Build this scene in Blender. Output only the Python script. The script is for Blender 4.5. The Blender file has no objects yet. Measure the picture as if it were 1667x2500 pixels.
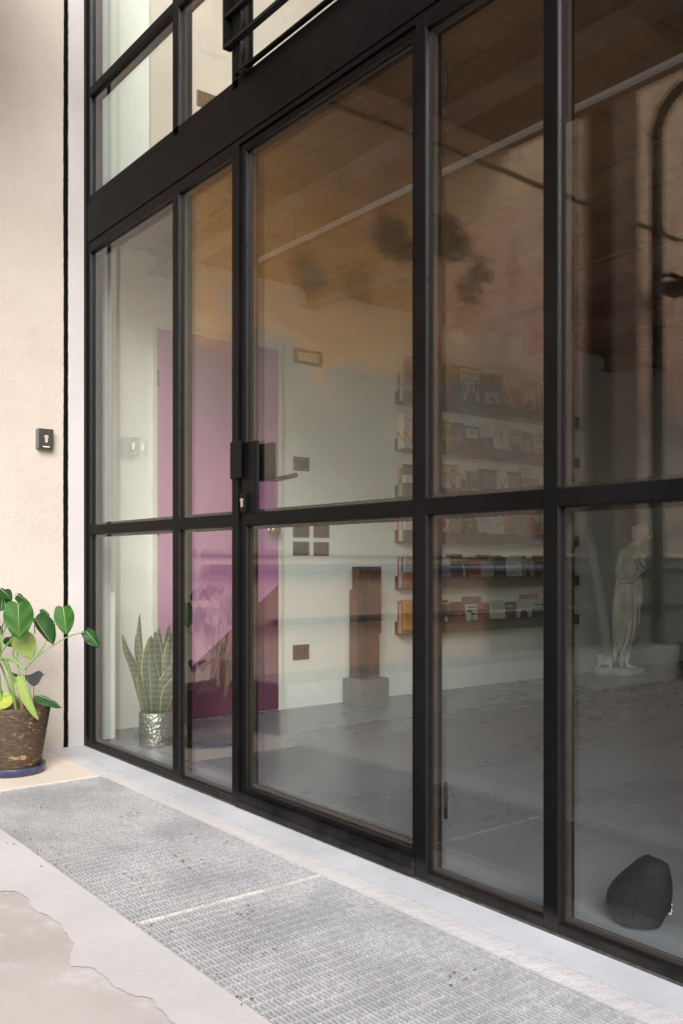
import bpy, bmesh, math, random
from mathutils import Vector, Matrix
R = math.radians
sc = bpy.context.scene
C = sc.collection
random.seed(7)

# ------------------------------------------------------------------ camera, sky, sun, exposure
cd = bpy.data.cameras.new('camera')
cam = bpy.data.objects.new('camera', cd); C.objects.link(cam)
cam.location = (0, -1.70, .87)
cam.rotation_euler = (R(90), 0, R(51.86))
cd.sensor_fit = 'VERTICAL'; cd.sensor_height = 36; cd.sensor_width = 24
cd.lens = 31.846; cd.shift_y = .0488
cd.clip_start = .02; cd.clip_end = 300
sc.camera = cam
SUN_EL, SUN_AZ = 33, -31          # elevation; azimuth measured from +X towards +Y
world = bpy.data.worlds.new("World"); sc.world = world; world.use_nodes = True
wn = world.node_tree.nodes; wl = world.node_tree.links
sky = wn.new('ShaderNodeTexSky'); sky.sky_type = 'NISHITA'; sky.sun_disc = False
sky.sun_elevation = R(SUN_EL); sky.sun_rotation = R(90 - SUN_AZ)
sky.air_density = 1.0; sky.dust_density = 1.5; sky.ozone_density = 1.0
bg = wn['Background']; bg.inputs['Strength'].default_value = .15
wl.new(sky.outputs[0], bg.inputs[0])
sl = bpy.data.lights.new('sun', 'SUN'); sl.energy = 2.6; sl.angle = R(38); sl.color = (1, .98, .96)
sun = bpy.data.objects.new('sun', sl); C.objects.link(sun)
sd = Vector((math.cos(R(SUN_EL)) * math.cos(R(SUN_AZ)), math.cos(R(SUN_EL)) * math.sin(R(SUN_AZ)), math.sin(R(SUN_EL))))
sun.rotation_euler = sd.to_track_quat('Z', 'Y').to_euler()
sun.location = (8, -6, 9)
sc.view_settings.view_transform = 'Standard'; sc.view_settings.look = 'None'
sc.view_settings.exposure = 0.92; sc.view_settings.gamma = 1
sc.view_settings.use_curve_mapping = False
sc.cycles.use_denoising = True; sc.cycles.adaptive_threshold = .004
sc.cycles.max_bounces = 10; sc.cycles.diffuse_bounces = 6; sc.cycles.glossy_bounces = 5
sc.cycles.transparent_max_bounces = 24; sc.cycles.caustics_reflective = False; sc.cycles.caustics_refractive = False
sc.cycles.sample_clamp_indirect = 6

# ------------------------------------------------------------------ materials
class NT:
    def __init__(s, name):
        s.m = bpy.data.materials.new(name); s.m.use_nodes = True
        s.t = s.m.node_tree; s.n = s.t.nodes; s.l = s.t.links
        s.b = s.n['Principled BSDF']; s.out = s.n['Material Output']
    def __call__(s, kind, **kw):
        nd = s.n.new('ShaderNode' + kind)
        for k, v in kw.items(): setattr(nd, k, v)
        return nd
    def set(s, inp, v):
        if hasattr(v, 'is_output'): s.l.new(v, inp)
        elif isinstance(v, (tuple, list)) and len(v) == 3 and inp.type == 'RGBA': inp.default_value = (*v, 1)
        else: inp.default_value = v
    def math(s, op, a, b=None, c=None, clamp=False):
        nd = s('Math', operation=op); nd.use_clamp = clamp
        s.set(nd.inputs[0], a)
        if b is not None: s.set(nd.inputs[1], b)
        if c is not None: s.set(nd.inputs[2], c)
        return nd.outputs[0]
    def mix(s, f, a, b, blend='MIX'):
        nd = s('MixRGB', blend_type=blend)
        s.set(nd.inputs[0], f); s.set(nd.inputs[1], a); s.set(nd.inputs[2], b)
        return nd.outputs[0]
    def pos(s, scale=None):
        g = s('NewGeometry').outputs['Position']
        if scale is None: return g
        v = s('VectorMath', operation='MULTIPLY'); s.l.new(g, v.inputs[0]); v.inputs[1].default_value = scale
        return v.outputs[0]
    def obj(s): return s('TexCoord').outputs['Object']
    def xyz(s, v):
        nd = s('SeparateXYZ'); s.l.new(v, nd.inputs[0]); return nd.outputs
    def noise(s, vec, scale, detail=4, rough=.55, dist=0):
        nd = s('TexNoise'); s.l.new(vec, nd.inputs['Vector'])
        nd.inputs['Scale'].default_value = scale; nd.inputs['Detail'].default_value = detail
        nd.inputs['Roughness'].default_value = rough; nd.inputs['Distortion'].default_value = dist
        return nd.outputs['Fac']
    def vor(s, vec, scale, feature='F1', rand=1, out='Distance'):
        nd = s('TexVoronoi', feature=feature); s.l.new(vec, nd.inputs['Vector'])
        nd.inputs['Scale'].default_value = scale; nd.inputs['Randomness'].default_value = rand
        return nd.outputs[out]
    def ramp(s, f, lo, hi, a=0., b=1., smooth=True):
        nd = s('MapRange', interpolation_type='SMOOTHSTEP' if smooth else 'LINEAR')
        s.set(nd.inputs[0], f)
        for i, v in zip((1, 2, 3, 4), (lo, hi, a, b)): nd.inputs[i].default_value = v
        return nd.outputs[0]
    def bump(s, h, strength, dist=.002):
        nd = s('Bump'); s.l.new(h, nd.inputs['Height'])
        nd.inputs['Strength'].default_value = strength; nd.inputs['Distance'].default_value = dist
        s.l.new(nd.outputs[0], s.b.inputs['Normal'])
    def fin(s, col, rough=.6, metal=0, spec=.5):
        s.set(s.b.inputs['Base Color'], col); s.set(s.b.inputs['Roughness'], rough)
        s.set(s.b.inputs['Metallic'], metal); s.b.inputs['Specular IOR Level'].default_value = spec
        return s.m

def sh(c, k): return tuple(min(1, x * k) for x in c)
def mat(name, col, rough=.6, metal=0, var=.12, scale=9, bump=0, bscale=140, bdist=.002, spec=.5, col2=None):
    t = NT(name); p = t.pos()
    n = t.noise(p, scale, 5)
    c = t.mix(t.ramp(n, .3, .7), sh(col, 1 - var), col2 or sh(col, 1 + var))
    if bump: t.bump(t.noise(p, bscale, 3), bump, bdist)
    r = t.ramp(t.noise(p, scale * 2.3, 3), .3, .7, max(0, rough - .06), min(1, rough + .06))
    return t.fin(c, r, metal, spec)

M = {}
M['black_metal'] = mat('black_metal', (.0034, .0033, .0037), .42, 0, .15, 3, .12, 900, .0006, .06, col2=(.006, .0058, .006))
def black_steel():
    t = NT('black_steel'); p = t.pos(); Z = t.xyz(p)[2]
    n = t.noise(p, 3, 5); f = t.noise(p, 160, 3); sc_ = t.noise(t.pos((60, 60, 4)), 2.2, 5, .7)
    c = t.mix(t.ramp(n, .3, .7), (.0032, .0031, .0035), (.006, .0058, .006))
    dust = t.math('MULTIPLY', t.ramp(t.math('ADD', Z, t.math('MULTIPLY', t.noise(p, 9, 5), .10)), .115, .045), .5)
    c = t.mix(dust, c, (.045, .042, .039))
    c = t.mix(t.math('MULTIPLY', t.ramp(f, .68, .76), .35), c, (.05, .047, .044))
    c = t.mix(t.math('MULTIPLY', t.ramp(sc_, .69, .72), .25), c, (.05, .05, .05))
    t.bump(t.noise(p, 700, 2), .1, .0006)
    return t.fin(c, t.ramp(n, .3, .7, .36, .48), 0, .06)
M['black_metal'] = black_steel()
M['deep_black'] = mat('deep_black', (.006, .006, .006), .6, spec=.2)
M['bead'] = mat('bead_metal', (.007, .007, .008), .32, 0, .05, 3, spec=.22)
M['dark_slot'] = mat('dark_slot', (.004, .0035, .003), .9, spec=.05)

def glass():
    t = NT('window_glass'); t.n.remove(t.b)
    lw = t('LayerWeight'); lw.inputs[0].default_value = .5
    x5 = t.math('POWER', lw.outputs['Facing'], 3.7)
    f = t.math('MULTIPLY_ADD', x5, .86, .036, clamp=True)
    tr = t('BsdfTransparent'); tr.inputs[0].default_value = (.972, .985, .970, 1)
    gl = t('BsdfGlossy'); gl.inputs['Roughness'].default_value = 0.0; gl.inputs[0].default_value = (.97, .97, .95, 1)
    mx = t('MixShader'); t.l.new(f, mx.inputs[0]); t.l.new(tr.outputs[0], mx.inputs[1]); t.l.new(gl.outputs[0], mx.inputs[2])
    t.l.new(mx.outputs[0], t.out.inputs[0]); return t.m
M['glass'] = glass()

def stucco(name, c1, c2, grain=.5):
    t = NT(name); p = t.pos()
    n = t.noise(p, 1.7, 6, .6); n2 = t.noise(p, 14, 4)
    c = t.mix(t.ramp(n, .3, .72), c1, c2)
    c = t.mix(t.math('MULTIPLY', t.ramp(n2, .45, .75), .12), c, sh(c1, .8))
    Zs = t.xyz(p)[2]
    dirt = t.math('MULTIPLY', t.ramp(t.math('ADD', Zs, t.math('MULTIPLY', n2, .25)), .42, .12), .45)
    c = t.mix(dirt, c, sh(c1, .72))
    h = t.math('ADD', t.noise(p, 190, 3, .6), t.math('MULTIPLY', t.noise(p, 32, 3), .9))
    t.bump(h, grain, .004)
    return t.fin(c, .92, 0, .2)
M['cream'] = stucco('cream_stucco', (.475, .415, .36), (.52, .46, .40), .55)
M['white_plaster'] = stucco('white_plaster', (.46, .43, .412), (.51, .48, .462), .22)
M['inner_wall'] = stucco('inner_wall_paint', (.735, .765, .725), (.775, .805, .765), .16)
M['upper_wall'] = stucco('upper_wall_shade_tone', (.46, .415, .355), (.52, .47, .40), .14)  # darker beige puts the shade of the recessed stretch into the colour
M['pale_column'] = stucco('pale_column_paint', (.62, .68, .62), (.70, .75, .69), .15)

def old_wall():
    t = NT('weathered_wall'); p = t.pos(); X, Y, Z = t.xyz(p)
    yy = t.math('MULTIPLY', Y, -1)
    big = t.noise(p, 1.3, 7, .62); mid = t.noise(p, 4.2, 6, .62); fine = t.noise(p, 22, 5, .65)
    ochre = t.mix(t.ramp(mid, .35, .68), (.84, .45, .18), (.88, .53, .26))
    pink = t.mix(t.ramp(mid, .3, .7), (.76, .43, .31), (.83, .56, .43))
    up = t.mix(t.ramp(yy, 1.9, 3.0), ochre, pink)
    peach = t.mix(t.ramp(t.math('ADD', Z, t.math('MULTIPLY', big, .5)), 3.0, 3.9), up, (.86, .60, .41))
    # lower coat: grey green plaster with pinkish bare patches; ragged border near two metres
    grey = t.mix(t.ramp(big, .32, .66), (.42, .41, .36), (.62, .47, .36))
    grey = t.mix(t.ramp(mid, .52, .72), grey, (.60, .40, .31))
    edge = t.math('ADD', Z, t.math('ADD', t.math('MULTIPLY', t.math('SUBTRACT', big, .5), 1.0), t.math('MULTIPLY', t.math('SUBTRACT', fine, .5), .22)))
    c = t.mix(t.ramp(edge, 1.93, 2.06), grey, peach)
    # dark growth just under the border further along the wall
    band = t.math('MULTIPLY', t.ramp(edge, 1.55, 1.95), t.ramp(edge, 2.45, 2.0))
    band = t.math('MULTIPLY', band, t.ramp(yy, 1.7, 2.8))
    c = t.mix(t.math('MULTIPLY', band, .45), c, (.13, .115, .095))
    peel = t.math('MULTIPLY', t.ramp(t.noise(p, 2.9, 9, .70), .585, .60), .6)
    c = t.mix(peel, c, sh((.60, .50, .42), 1.0))
    c = t.mix(t.math('MULTIPLY', t.ramp(t.noise(p, 7, 9, .75), .56, .60), .38), c, (.20, .15, .11))
    # mould blots
    for (by, bz, r, k) in ((1.90, 2.84, .17, .85), (2.05, 2.80, .10, .7), (2.36, 2.95, .16, .95), (2.50, 2.90, .12, .9), (2.64, 2.78, .13, .85), (2.56, 2.66, .12, .7), (1.25, 2.5, .14, .45), (1.62, 2.5, .15, .45), (3.3, 1.15, .12, .8), (4.05, 1.05, .12, .9), (3.6, 1.2, .1, .8), (1.5, 3.1, .06, .5), (1.9, 3.25, .05, .6)):
        d = t.math('SQRT', t.math('ADD', t.math('POWER', t.math('SUBTRACT', yy, by), 2), t.math('POWER', t.math('SUBTRACT', Z, bz), 2)))
        d = t.math('ADD', d, t.math('MULTIPLY', t.math('SUBTRACT', t.noise(p, 30, 8, .72), .5), .42)); d = t.math('ADD', d, t.math('MULTIPLY', t.math('SUBTRACT', mid, .5), .3))
        c = t.mix(t.math('MULTIPLY', t.ramp(d, r, r * .74), k * .85), c, (.09, .08, .06))
    # water streaks below the end of the balcony
    sv = t.noise(t.pos((1, 9, .55)), 1.6, 5, .6)
    st = t.math('MULTIPLY', t.ramp(sv, .50, .66), t.ramp(yy, 2.65, 2.95))
    st = t.math('MULTIPLY', st, t.ramp(Z, 1.6, 2.6))
    c = t.mix(t.math('MULTIPLY', st, .5), c, (.12, .105, .09))
    # below the ledge
    low = t.mix(t.ramp(yy, 2.70, 2.76), t.mix(t.ramp(mid, .35, .7), (.50, .33, .25), (.56, .45, .37)), t.mix(t.ramp(t.noise(p, 40, 4), .35, .65), (.09, .095, .075), (.26, .25, .20)))
    c = t.mix(t.ramp(Z, .88, .90), low, c)
    cr = t.math('SUBTRACT', 1, t.ramp(t.vor(t.mix(.12, p, t('TexNoise').outputs['Color']), 1.5, 'DISTANCE_TO_EDGE'), 0, .012))
    c = t.mix(t.math('MULTIPLY', cr, .35), c, (.16, .13, .11))
    t.bump(t.math('ADD', fine, t.math('MULTIPLY', mid, 1.5)), .5, .012)
    return t.fin(c, .92, 0, .2)
M['old_wall'] = old_wall()
M['ledge'] = mat('ledge_plaster', (.70, .62, .46), .9, var=.18, scale=5)
M['soffit'] = mat('soffit_concrete', (.22, .155, .12), .9, var=.22, scale=2.2, bump=.3, bscale=30)
M['pillar'] = mat('pillar_brown', (.115, .07, .045), .8, var=.2, scale=3)
M['gutter'] = mat('gutter_metal', (.018, .016, .016), .45, .4)
M['pipe'] = mat('blue_grey_pipe', (.15, .165, .20), .4, .2, var=.2)
M['conduit'] = mat('old_conduit', (.16, .13, .09), .7, var=.3, scale=12)
M['kerb'] = mat('pale_kerb', (.36, .355, .335), .85, var=.15, scale=6, bump=.3)

def concrete(name, a, b, speck, rough=.85, bscale=160, bst=.35):
    t = NT(name); p = t.pos()
    n = t.noise(p, 1.8, 7, .62); f = t.noise(p, 26, 5, .6); g = t.noise(p, 260, 2)
    c = t.mix(t.ramp(n, .32, .68), a, b)
    c = t.mix(t.math('MULTIPLY', t.ramp(f, .55, .75), .35), c, sh(a, .82))
    c = t.mix(t.math('MULTIPLY', t.ramp(g, .62, .72), speck), c, sh(a, .5))
    t.bump(t.math('ADD', g, t.math('MULTIPLY', f, 1.2)), bst, .002)
    return t.fin(c, rough, 0, .3)
M['screed'] = concrete('pale_screed', (.455, .43, .415), (.525, .50, .485), .22)
M['beige_slab'] = concrete('beige_slab', (.58, .50, .41), (.66, .575, .48), .15)
M['threshold'] = concrete('smooth_threshold', (.41, .42, .43), (.53, .54, .55), .2, .6, bst=.2)
M['rough_edge'] = concrete('rough_edge_mortar', (.45, .435, .425), (.54, .525, .515), .6, bst=.9)
M['pit'] = concrete('grate_pit_dust', (.30, .29, .27), (.42, .40, .38), .3)

def worn():
    t = NT('worn_dotted_paving'); p = t.pos()
    rot = t('VectorRotate', rotation_type='Z_AXIS'); t.l.new(p, rot.inputs['Vector']); rot.inputs['Angle'].default_value = R(38)
    n = t.noise(p, 2.3, 6, .6); f = t.noise(p, 9, 6, .66)
    c = t.mix(t.ramp(n, .3, .7), (.375, .335, .305), (.45, .405, .37))
    c = t.mix(t.math('MULTIPLY', t.ramp(f, .54, .70), .75), c, (.50, .485, .475))
    c = t.mix(t.math('MULTIPLY', t.ramp(f, .42, .28), .5), c, (.38, .33, .29))
    Yw = t.xyz(p)[1]
    ed = t.math('MULTIPLY', t.ramp(Yw, -1.02, -.90), t.ramp(f, .46, .62))
    c = t.mix(t.math('MULTIPLY', ed, .6), c, (.50, .475, .46))
    d = t.vor(rot.outputs[0], 88, 'F1', .12)
    on = t.math('MULTIPLY', t.ramp(d, .30, .18), t.ramp(t.noise(p, 5.5, 4), .36, .50))
    c = t.mix(t.math('MULTIPLY', on, .95), c, (.70, .68, .65))
    t.bump(t.math('ADD', on, t.noise(p, 200, 2)), .45, .002)
    return t.fin(c, .82, 0, .3)
M['worn'] = worn()

def poly_floor():
    t = NT('polished_concrete'); p = t.pos()
    n = t.noise(t.pos((1, .5, 1)), 1.5, 7, .62, .6); f = t.noise(p, 7, 6, .65)
    c = t.mix(t.ramp(n, .3, .7), (.150, .158, .175), (.205, .214, .232))
    c = t.mix(t.math('MULTIPLY', t.ramp(f, .5, .75), .14), c, (.08, .08, .085))
    t.bump(t.noise(p, 60, 3), .04, .001)
    return t.fin(c, t.ramp(n, .3, .7, .22, .36), 0, .5)
M['floor'] = poly_floor()

def galv():
    t = NT('galvanised_steel'); p = t.pos()
    v = t.vor(p, 120, 'F1', 1, 'Color'); n = t.noise(p, 5, 5); s = t.xyz(v)[0]
    c = t.mix(t.ramp(n, .3, .7), (.70, .705, .71), (.78, .78, .775))
    c = t.mix(t.math('MULTIPLY', s, .5), c, (.36, .37, .38)); c = t.mix(t.math('MULTIPLY', t.ramp(t.noise(p, 2.6, 5, .6), .42, .62), .42), c, (.34, .345, .35))
    rust = t.ramp(t.noise(p, 30, 4), .66, .74)
    c = t.mix(t.math('MULTIPLY', rust, .35), c, (.45, .34, .24))
    return t.fin(c, .42, .35, .5)
M['galv'] = galv()
M['sand_bar'] = mat('dusty_cross_bar', (.50, .46, .42), .8, 0, .25, 20)

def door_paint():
    t = NT('mauve_plum_door'); p = t.pos(); X, Y, Z = t.xyz(p)
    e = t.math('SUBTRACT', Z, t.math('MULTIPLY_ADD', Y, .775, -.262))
    c = t.mix(t.ramp(e, -.002, .002), (.10, .02, .06), (.46, .20, .38))  # plum below a slanting line, mauve above it
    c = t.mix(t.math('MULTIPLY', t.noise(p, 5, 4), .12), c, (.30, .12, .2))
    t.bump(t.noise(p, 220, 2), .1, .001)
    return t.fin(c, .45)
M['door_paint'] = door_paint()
M['door_trim'] = mat('door_trim_paint', (.66, .66, .57), .5, var=.05)
M['ceiling_board'] = mat('terracotta_board', (.21, .12, .06), .85, var=.2, scale=3, bump=.3, bscale=60)
M['beam'] = mat('painted_beam', (.19, .12, .075), .6, var=.1)
M['slab'] = mat('floor_slab', (.4, .36, .32), .9)
M['led'] = mat('white_profile', (.46, .43, .42), .5, var=.04)
M['plate'] = mat('bronze_plate', (.105, .078, .062), .35, .55, .12, 20)
M['plate_dark'] = mat('bronze_rocker', (.085, .062, .05), .3, .5)
M['diffuser'] = mat('pale_diffuser', (.62, .62, .58), .3)
M['indicator'] = mat('yellow_indicator', (.75, .7, .05), .4)
M['brass'] = mat('warm_nickel', (.80, .68, .54), .28, .85, .08, 60)
M['knob'] = mat('bronze_knob', (.22, .18, .13), .25, .7)
M['shelf'] = mat('dark_oak_shelf', (.05, .022, .015), .5, var=.25, scale=14)
M['pages'] = mat('book_pages', (.62, .58, .50), .9)
M['totem'] = mat('red_brown_wood', (.075, .027, .013), .5, var=.35, scale=10, bump=.2, bscale=80)
M['totem_dark'] = mat('dark_brown_wood', (.022, .012, .010), .5, var=.3, scale=10)
M['totem_base'] = mat('grey_plinth_paint', (.135, .12, .108), .7, var=.12, scale=12)
M['stone_white'] = mat('aged_plaster_cast', (.64, .61, .51), .75, var=.2, scale=9, bump=.4, bscale=60)
M['black_leather'] = mat('black_leather', (.004, .004, .0045), .7, var=.2, scale=30, bump=.3, bscale=240, spec=.15)
M['chrome'] = mat('chrome', (.35, .34, .30), .35, 1, .05)
M['blue_glaze'] = mat('blue_glaze', (.035, .045, .085), .28, var=.3, scale=20)
M['soil'] = mat('potting_soil', (.035, .024, .017), .95, var=.4, scale=40, bump=.8, bscale=90)
M['bird'] = mat('black_sheet_metal', (.02, .019, .02), .6)
M['stem'] = mat('green_stem', (.13, .22, .055), .45, var=.3, scale=14)
M['stem_brown'] = mat('brown_stem', (.16, .11, .055), .7, var=.3, scale=20)
M['vein'] = mat('leaf_vein', (.22, .36, .09), .5)
M['snake_edge'] = mat('snake_leaf_edge', (.42, .42, .12), .45)
M['red_seat'] = mat('red_seat', (.30, .035, .02), .5)
M['old_board'] = mat('grey_board', (.22, .21, .19), .8, var=.25, scale=12)

def bark_pot():
    t = NT('brown_bark_glaze'); p = t.pos((1, 1, 3.2))
    a = t.noise(p, 13, 6, .68, .4); b = t.noise(p, 42, 5, .65)
    c = t.mix(t.ramp(b, .35, .7), (.042, .026, .016), (.085, .055, .032))
    m = t.ramp(t.math('ADD', t.math('MULTIPLY', a, .6), t.math('MULTIPLY', b, .5)), .60, .67)
    c = t.mix(t.math('MULTIPLY', m, .85), c, (.33, .19, .085))
    t.bump(t.math('ADD', a, b), .5, .003)
    return t.fin(c, .62, 0, .4)
M['bark_pot'] = bark_pot()
def hammered():
    t = NT('hammered_zinc'); p = t.pos()
    v = t.vor(p, 75, 'SMOOTH_F1')
    t.bump(v, .9, .006)
    c = t.mix(t.noise(p, 40, 4), (.30, .31, .29), (.44, .45, .42))
    return t.fin(c, .44, .85)
M['hammered'] = hammered()
def leafm(name, c1, c2, tr=.25):
    t = NT(name); p = t.obj(); n = t.noise(p, 9, 4); U, V, Z = t.xyz(t('TexCoord').outputs['UV'])
    c = t.mix(t.ramp(n, .3, .7), c1, c2)
    vn = t.math('SINE', t.math('MULTIPLY', t.math('SUBTRACT', V, t.math('MULTIPLY', t.math('ABSOLUTE', t.math('SUBTRACT', U, .5)), .55)), 62))
    c = t.mix(t.math('MULTIPLY', t.ramp(vn, .82, 1), .2), c, sh(c2, 2.2))
    c = t.mix(t.math('MULTIPLY', t.ramp(t.noise(p, 70, 3), .68, .74), .35), c, (.16, .14, .06))
    t.bump(t.noise(p, 40, 3), .15, .002)
    t.fin(c, .46, 0, .18)
    tl = t('BsdfTranslucent'); t.l.new(c, tl.inputs[0])
    mx = t('MixShader'); mx.inputs[0].default_value = tr
    t.l.new(t.b.outputs[0], mx.inputs[1]); t.l.new(tl.outputs[0], mx.inputs[2]); t.l.new(mx.outputs[0], t.out.inputs[0])
    return t.m
M['leaf'] = leafm('monstera_green', (.022, .082, .010), (.036, .115, .016), .2)
M['leaf_dark'] = leafm('monstera_dark', (.012, .045, .012), (.022, .066, .017), .1)
M['leaf_pale'] = leafm('monstera_pale', (.22, .31, .075), (.28, .37, .10), .35)
M['leaf_yellow'] = leafm('monstera_yellow', (.45, .46, .06), (.36, .42, .06), .35)
def snake():
    t = NT('snake_leaf_green'); p = t.obj(); X, Y, Z = t.xyz(p)
    w = t.math('ADD', t.math('MULTIPLY', Z, 230), t.math('MULTIPLY', t.noise(p, 28, 4, .6), 9))
    s = t.ramp(t.math('SINE', w), -.2, .6)
    c = t.mix(s, (.018, .036, .020), (.065, .105, .055))
    return t.fin(c, .4)
M['snake'] = snake()

_bm = {}
def cmat(c, rough=.45):
    k = tuple(round(x, 3) for x in c)
    if k not in _bm: _bm[k] = mat('print_ink', k, rough, var=.08, scale=25)
    return _bm[k]

# ------------------------------------------------------------------ object helpers
def link(name, bm, mats, parent=None, smooth=False, bevel=0):
    me = bpy.data.meshes.new(name)
    if smooth:
        for f in bm.faces: f.smooth = True
    bmesh.ops.recalc_face_normals(bm, faces=bm.faces[:])
    bm.to_mesh(me); bm.free()
    for m in (mats if isinstance(mats, (list, tuple)) else [mats]):
        me.materials.append(M[m] if isinstance(m, str) else m)
    o = bpy.data.objects.new(name, me); C.objects.link(o)
    if parent: o.parent = parent
    if bevel:
        b = o.modifiers.new('bevel', 'BEVEL'); b.width = bevel; b.segments = 2; b.limit_method = 'ANGLE'; b.angle_limit = R(40)
    return o
def tag(o, label, cat, group=None):
    o['label'] = label; o['category'] = cat
    if group: o['group'] = group
    return o
def thing(name, label, cat, loc=(0, 0, 0), rz=0, group=None):
    o = bpy.data.objects.new(name, None); C.objects.link(o); o.empty_display_size = .1
    o.location = loc; o.rotation_euler = (0, 0, rz)
    return tag(o, label, cat, group)
def struct(o): o['kind'] = 'structure'; return o
def bx(bm, x0, x1, y0, y1, z0, z1, mi=0):
    v = [bm.verts.new(p) for p in ((x0,y0,z0),(x1,y0,z0),(x1,y1,z0),(x0,y1,z0),(x0,y0,z1),(x1,y0,z1),(x1,y1,z1),(x0,y1,z1))]
    for q in ((0,3,2,1),(4,5,6,7),(0,1,5,4),(1,2,6,5),(2,3,7,6),(3,0,4,7)):
        f = bm.faces.new([v[i] for i in q]); f.material_index = mi
    return v
def box(name, x0, x1, y0, y1, z0, z1, m, parent=None, bevel=0, off=(0, 0, 0)):
    bm = bmesh.new(); a, b, c = off
    bx(bm, x0 - a, x1 - a, y0 - b, y1 - b, z0 - c, z1 - c)
    return link(name, bm, m, parent, bevel=bevel)
def lathe(bm, prof, n=32, cx=0, cy=0, mi=0, closed=True):
    rings = []
    for r, z in prof:
        rings.append([bm.verts.new((cx + r * math.cos(2*math.pi*i/n), cy + r * math.sin(2*math.pi*i/n), z)) for i in range(n)])
    for a, b in zip(rings, rings[1:]):
        for i in range(n):
            f = bm.faces.new((a[i], a[(i+1) % n], b[(i+1) % n], b[i])); f.material_index = mi; f.smooth = True
    if closed:
        for rg in (rings[0][::-1], rings[-1]): bm.faces.new(rg).material_index = mi
def tube(bm, pts, r, n=8, mi=0, cap=True):
    pts = [Vector(p) for p in pts]; rs = r if isinstance(r, (list, tuple)) else [r] * len(pts)
    rings = []; ref = None
    for i, p in enumerate(pts):
        d = (pts[min(i+1, len(pts)-1)] - pts[max(i-1, 0)]).normalized()
        if ref is None: ref = d.orthogonal().normalized()
        u = (ref - d * ref.dot(d)).normalized(); ref = u; w = d.cross(u)
        rings.append([bm.verts.new(p + (u * math.cos(2*math.pi*k/n) + w * math.sin(2*math.pi*k/n)) * rs[i]) for k in range(n)])
    for a, b in zip(rings, rings[1:]):
        for k in range(n):
            f = bm.faces.new((a[k], a[(k+1) % n], b[(k+1) % n], b[k])); f.material_index = mi; f.smooth = True
    if cap:
        bm.faces.new(rings[0][::-1]).material_index = mi; bm.faces.new(rings[-1]).material_index = mi
def smooth_path(pts, n=6):
    pts = [Vector(p) for p in pts]; P = [pts[0]*2-pts[1]] + pts + [pts[-1]*2-pts[-2]]; out = []
    for i in range(1, len(P)-2):
        for k in range(n):
            t = k / n
            out.append(.5*((2*P[i]) + (P[i+1]-P[i-1])*t + (2*P[i-1]-5*P[i]+4*P[i+1]-P[i+2])*t*t + (3*P[i]-P[i-1]-3*P[i+1]+P[i+2])*t**3))
    out.append(pts[-1]); return out
def prism(bm, poly, z0, z1, mi=0):
    a = [bm.verts.new((x, y, z0)) for x, y in poly]; b = [bm.verts.new((x, y, z1)) for x, y in poly]; n = len(poly)
    bm.faces.new(a[::-1]).material_index = mi; bm.faces.new(b).material_index = mi
    for i in range(n): bm.faces.new((a[i], a[(i+1) % n], b[(i+1) % n], b[i])).material_index = mi
def text_bm(bm, txt, size, frame, mi=0, align='CENTER', depth=.0004):
    """letters laid in the frame (origin, right, up) and pushed out along right x up"""
    cu = bpy.data.curves.new('t', 'FONT'); cu.body = txt; cu.size = size; cu.align_x = align; cu.align_y = 'CENTER'
    cu.extrude = depth; cu.resolution_u = 2
    ob = bpy.data.objects.new('t', cu); C.objects.link(ob)
    dg = bpy.context.evaluated_depsgraph_get(); me = bpy.data.meshes.new_from_object(ob.evaluated_get(dg))
    bpy.data.objects.remove(ob); bpy.data.curves.remove(cu)
    o, r, u = (Vector(q) for q in frame); nrm = r.cross(u)
    vs = [bm.verts.new(o + r * v.co.x + u * v.co.y + nrm * v.co.z) for v in me.vertices]
    for p in me.polygons:
        try: bm.faces.new([vs[i] for i in p.vertices]).material_index = mi
        except ValueError: pass
    bpy.data.meshes.remove(me)

# ------------------------------------------------------------------ ground
struct(box('courtyard_ground', -40, 40, -60, .02, -.30, -.036, 'pit'))
struct(box('old_paving', -4.3, 40, -60, -.749, -.035, -.003, 'worn'))
ragged = [(-4.3,-.99),(-3.6,-.97),(-3.1,-.95),(-2.7,-.958),(-2.438,-.932),(-2.435,-.915),(-2.418,-.898),(-2.382,-.889),(-2.326,-.898),(-2.276,-.902),(-2.204,-.892),(-2.15,-.894),(-2.118,-.884),(-2.056,-.894),(-1.989,-.913),(-1.921,-.944),(-1.894,-.947),(-1.87,-.929),(-1.845,-.922),(-1.779,-.916),(-1.704,-.909),(-1.652,-.886),(-1.589,-.887),(-1.532,-.89),(-1.469,-.901),(-1.405,-.905),(-1.2,-.92),(-.9,-.9),(-.5,-.94),(.2,-.92),(3,-.95)]
fine_edge = []
for (a, b), (c, d) in zip(ragged, ragged[1:]):
    n = max(2, int(math.hypot(c - a, d - b) / .006))
    for k in range(n):
        t = k / n; x = a + (c-a)*t
        fine_edge.append((x + random.uniform(-.002, .002), b + (d-b)*t + random.uniform(-.0012, .0012) + .004*math.sin(x*37) + .0025*math.sin(x*91 + 1) + .001*math.sin(x*203)))
bm = bmesh.new(); bm.faces.new([bm.verts.new((x, y, 0)) for x, y in fine_edge + [(3, -.95), (3, -.7475), (-4.3, -.7475)]])
struct(link('screed_strip', bm, 'screed'))
struct(box('corner_slab', -4.3, -3.515, -.747, -.188, -.035, 0, 'beige_slab'))
struct(box('threshold_slab', -4.3, 3, -.118, .0005, -.035, 0, 'threshold'))
bm = bmesh.new(); n = 420; top = []
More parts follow.
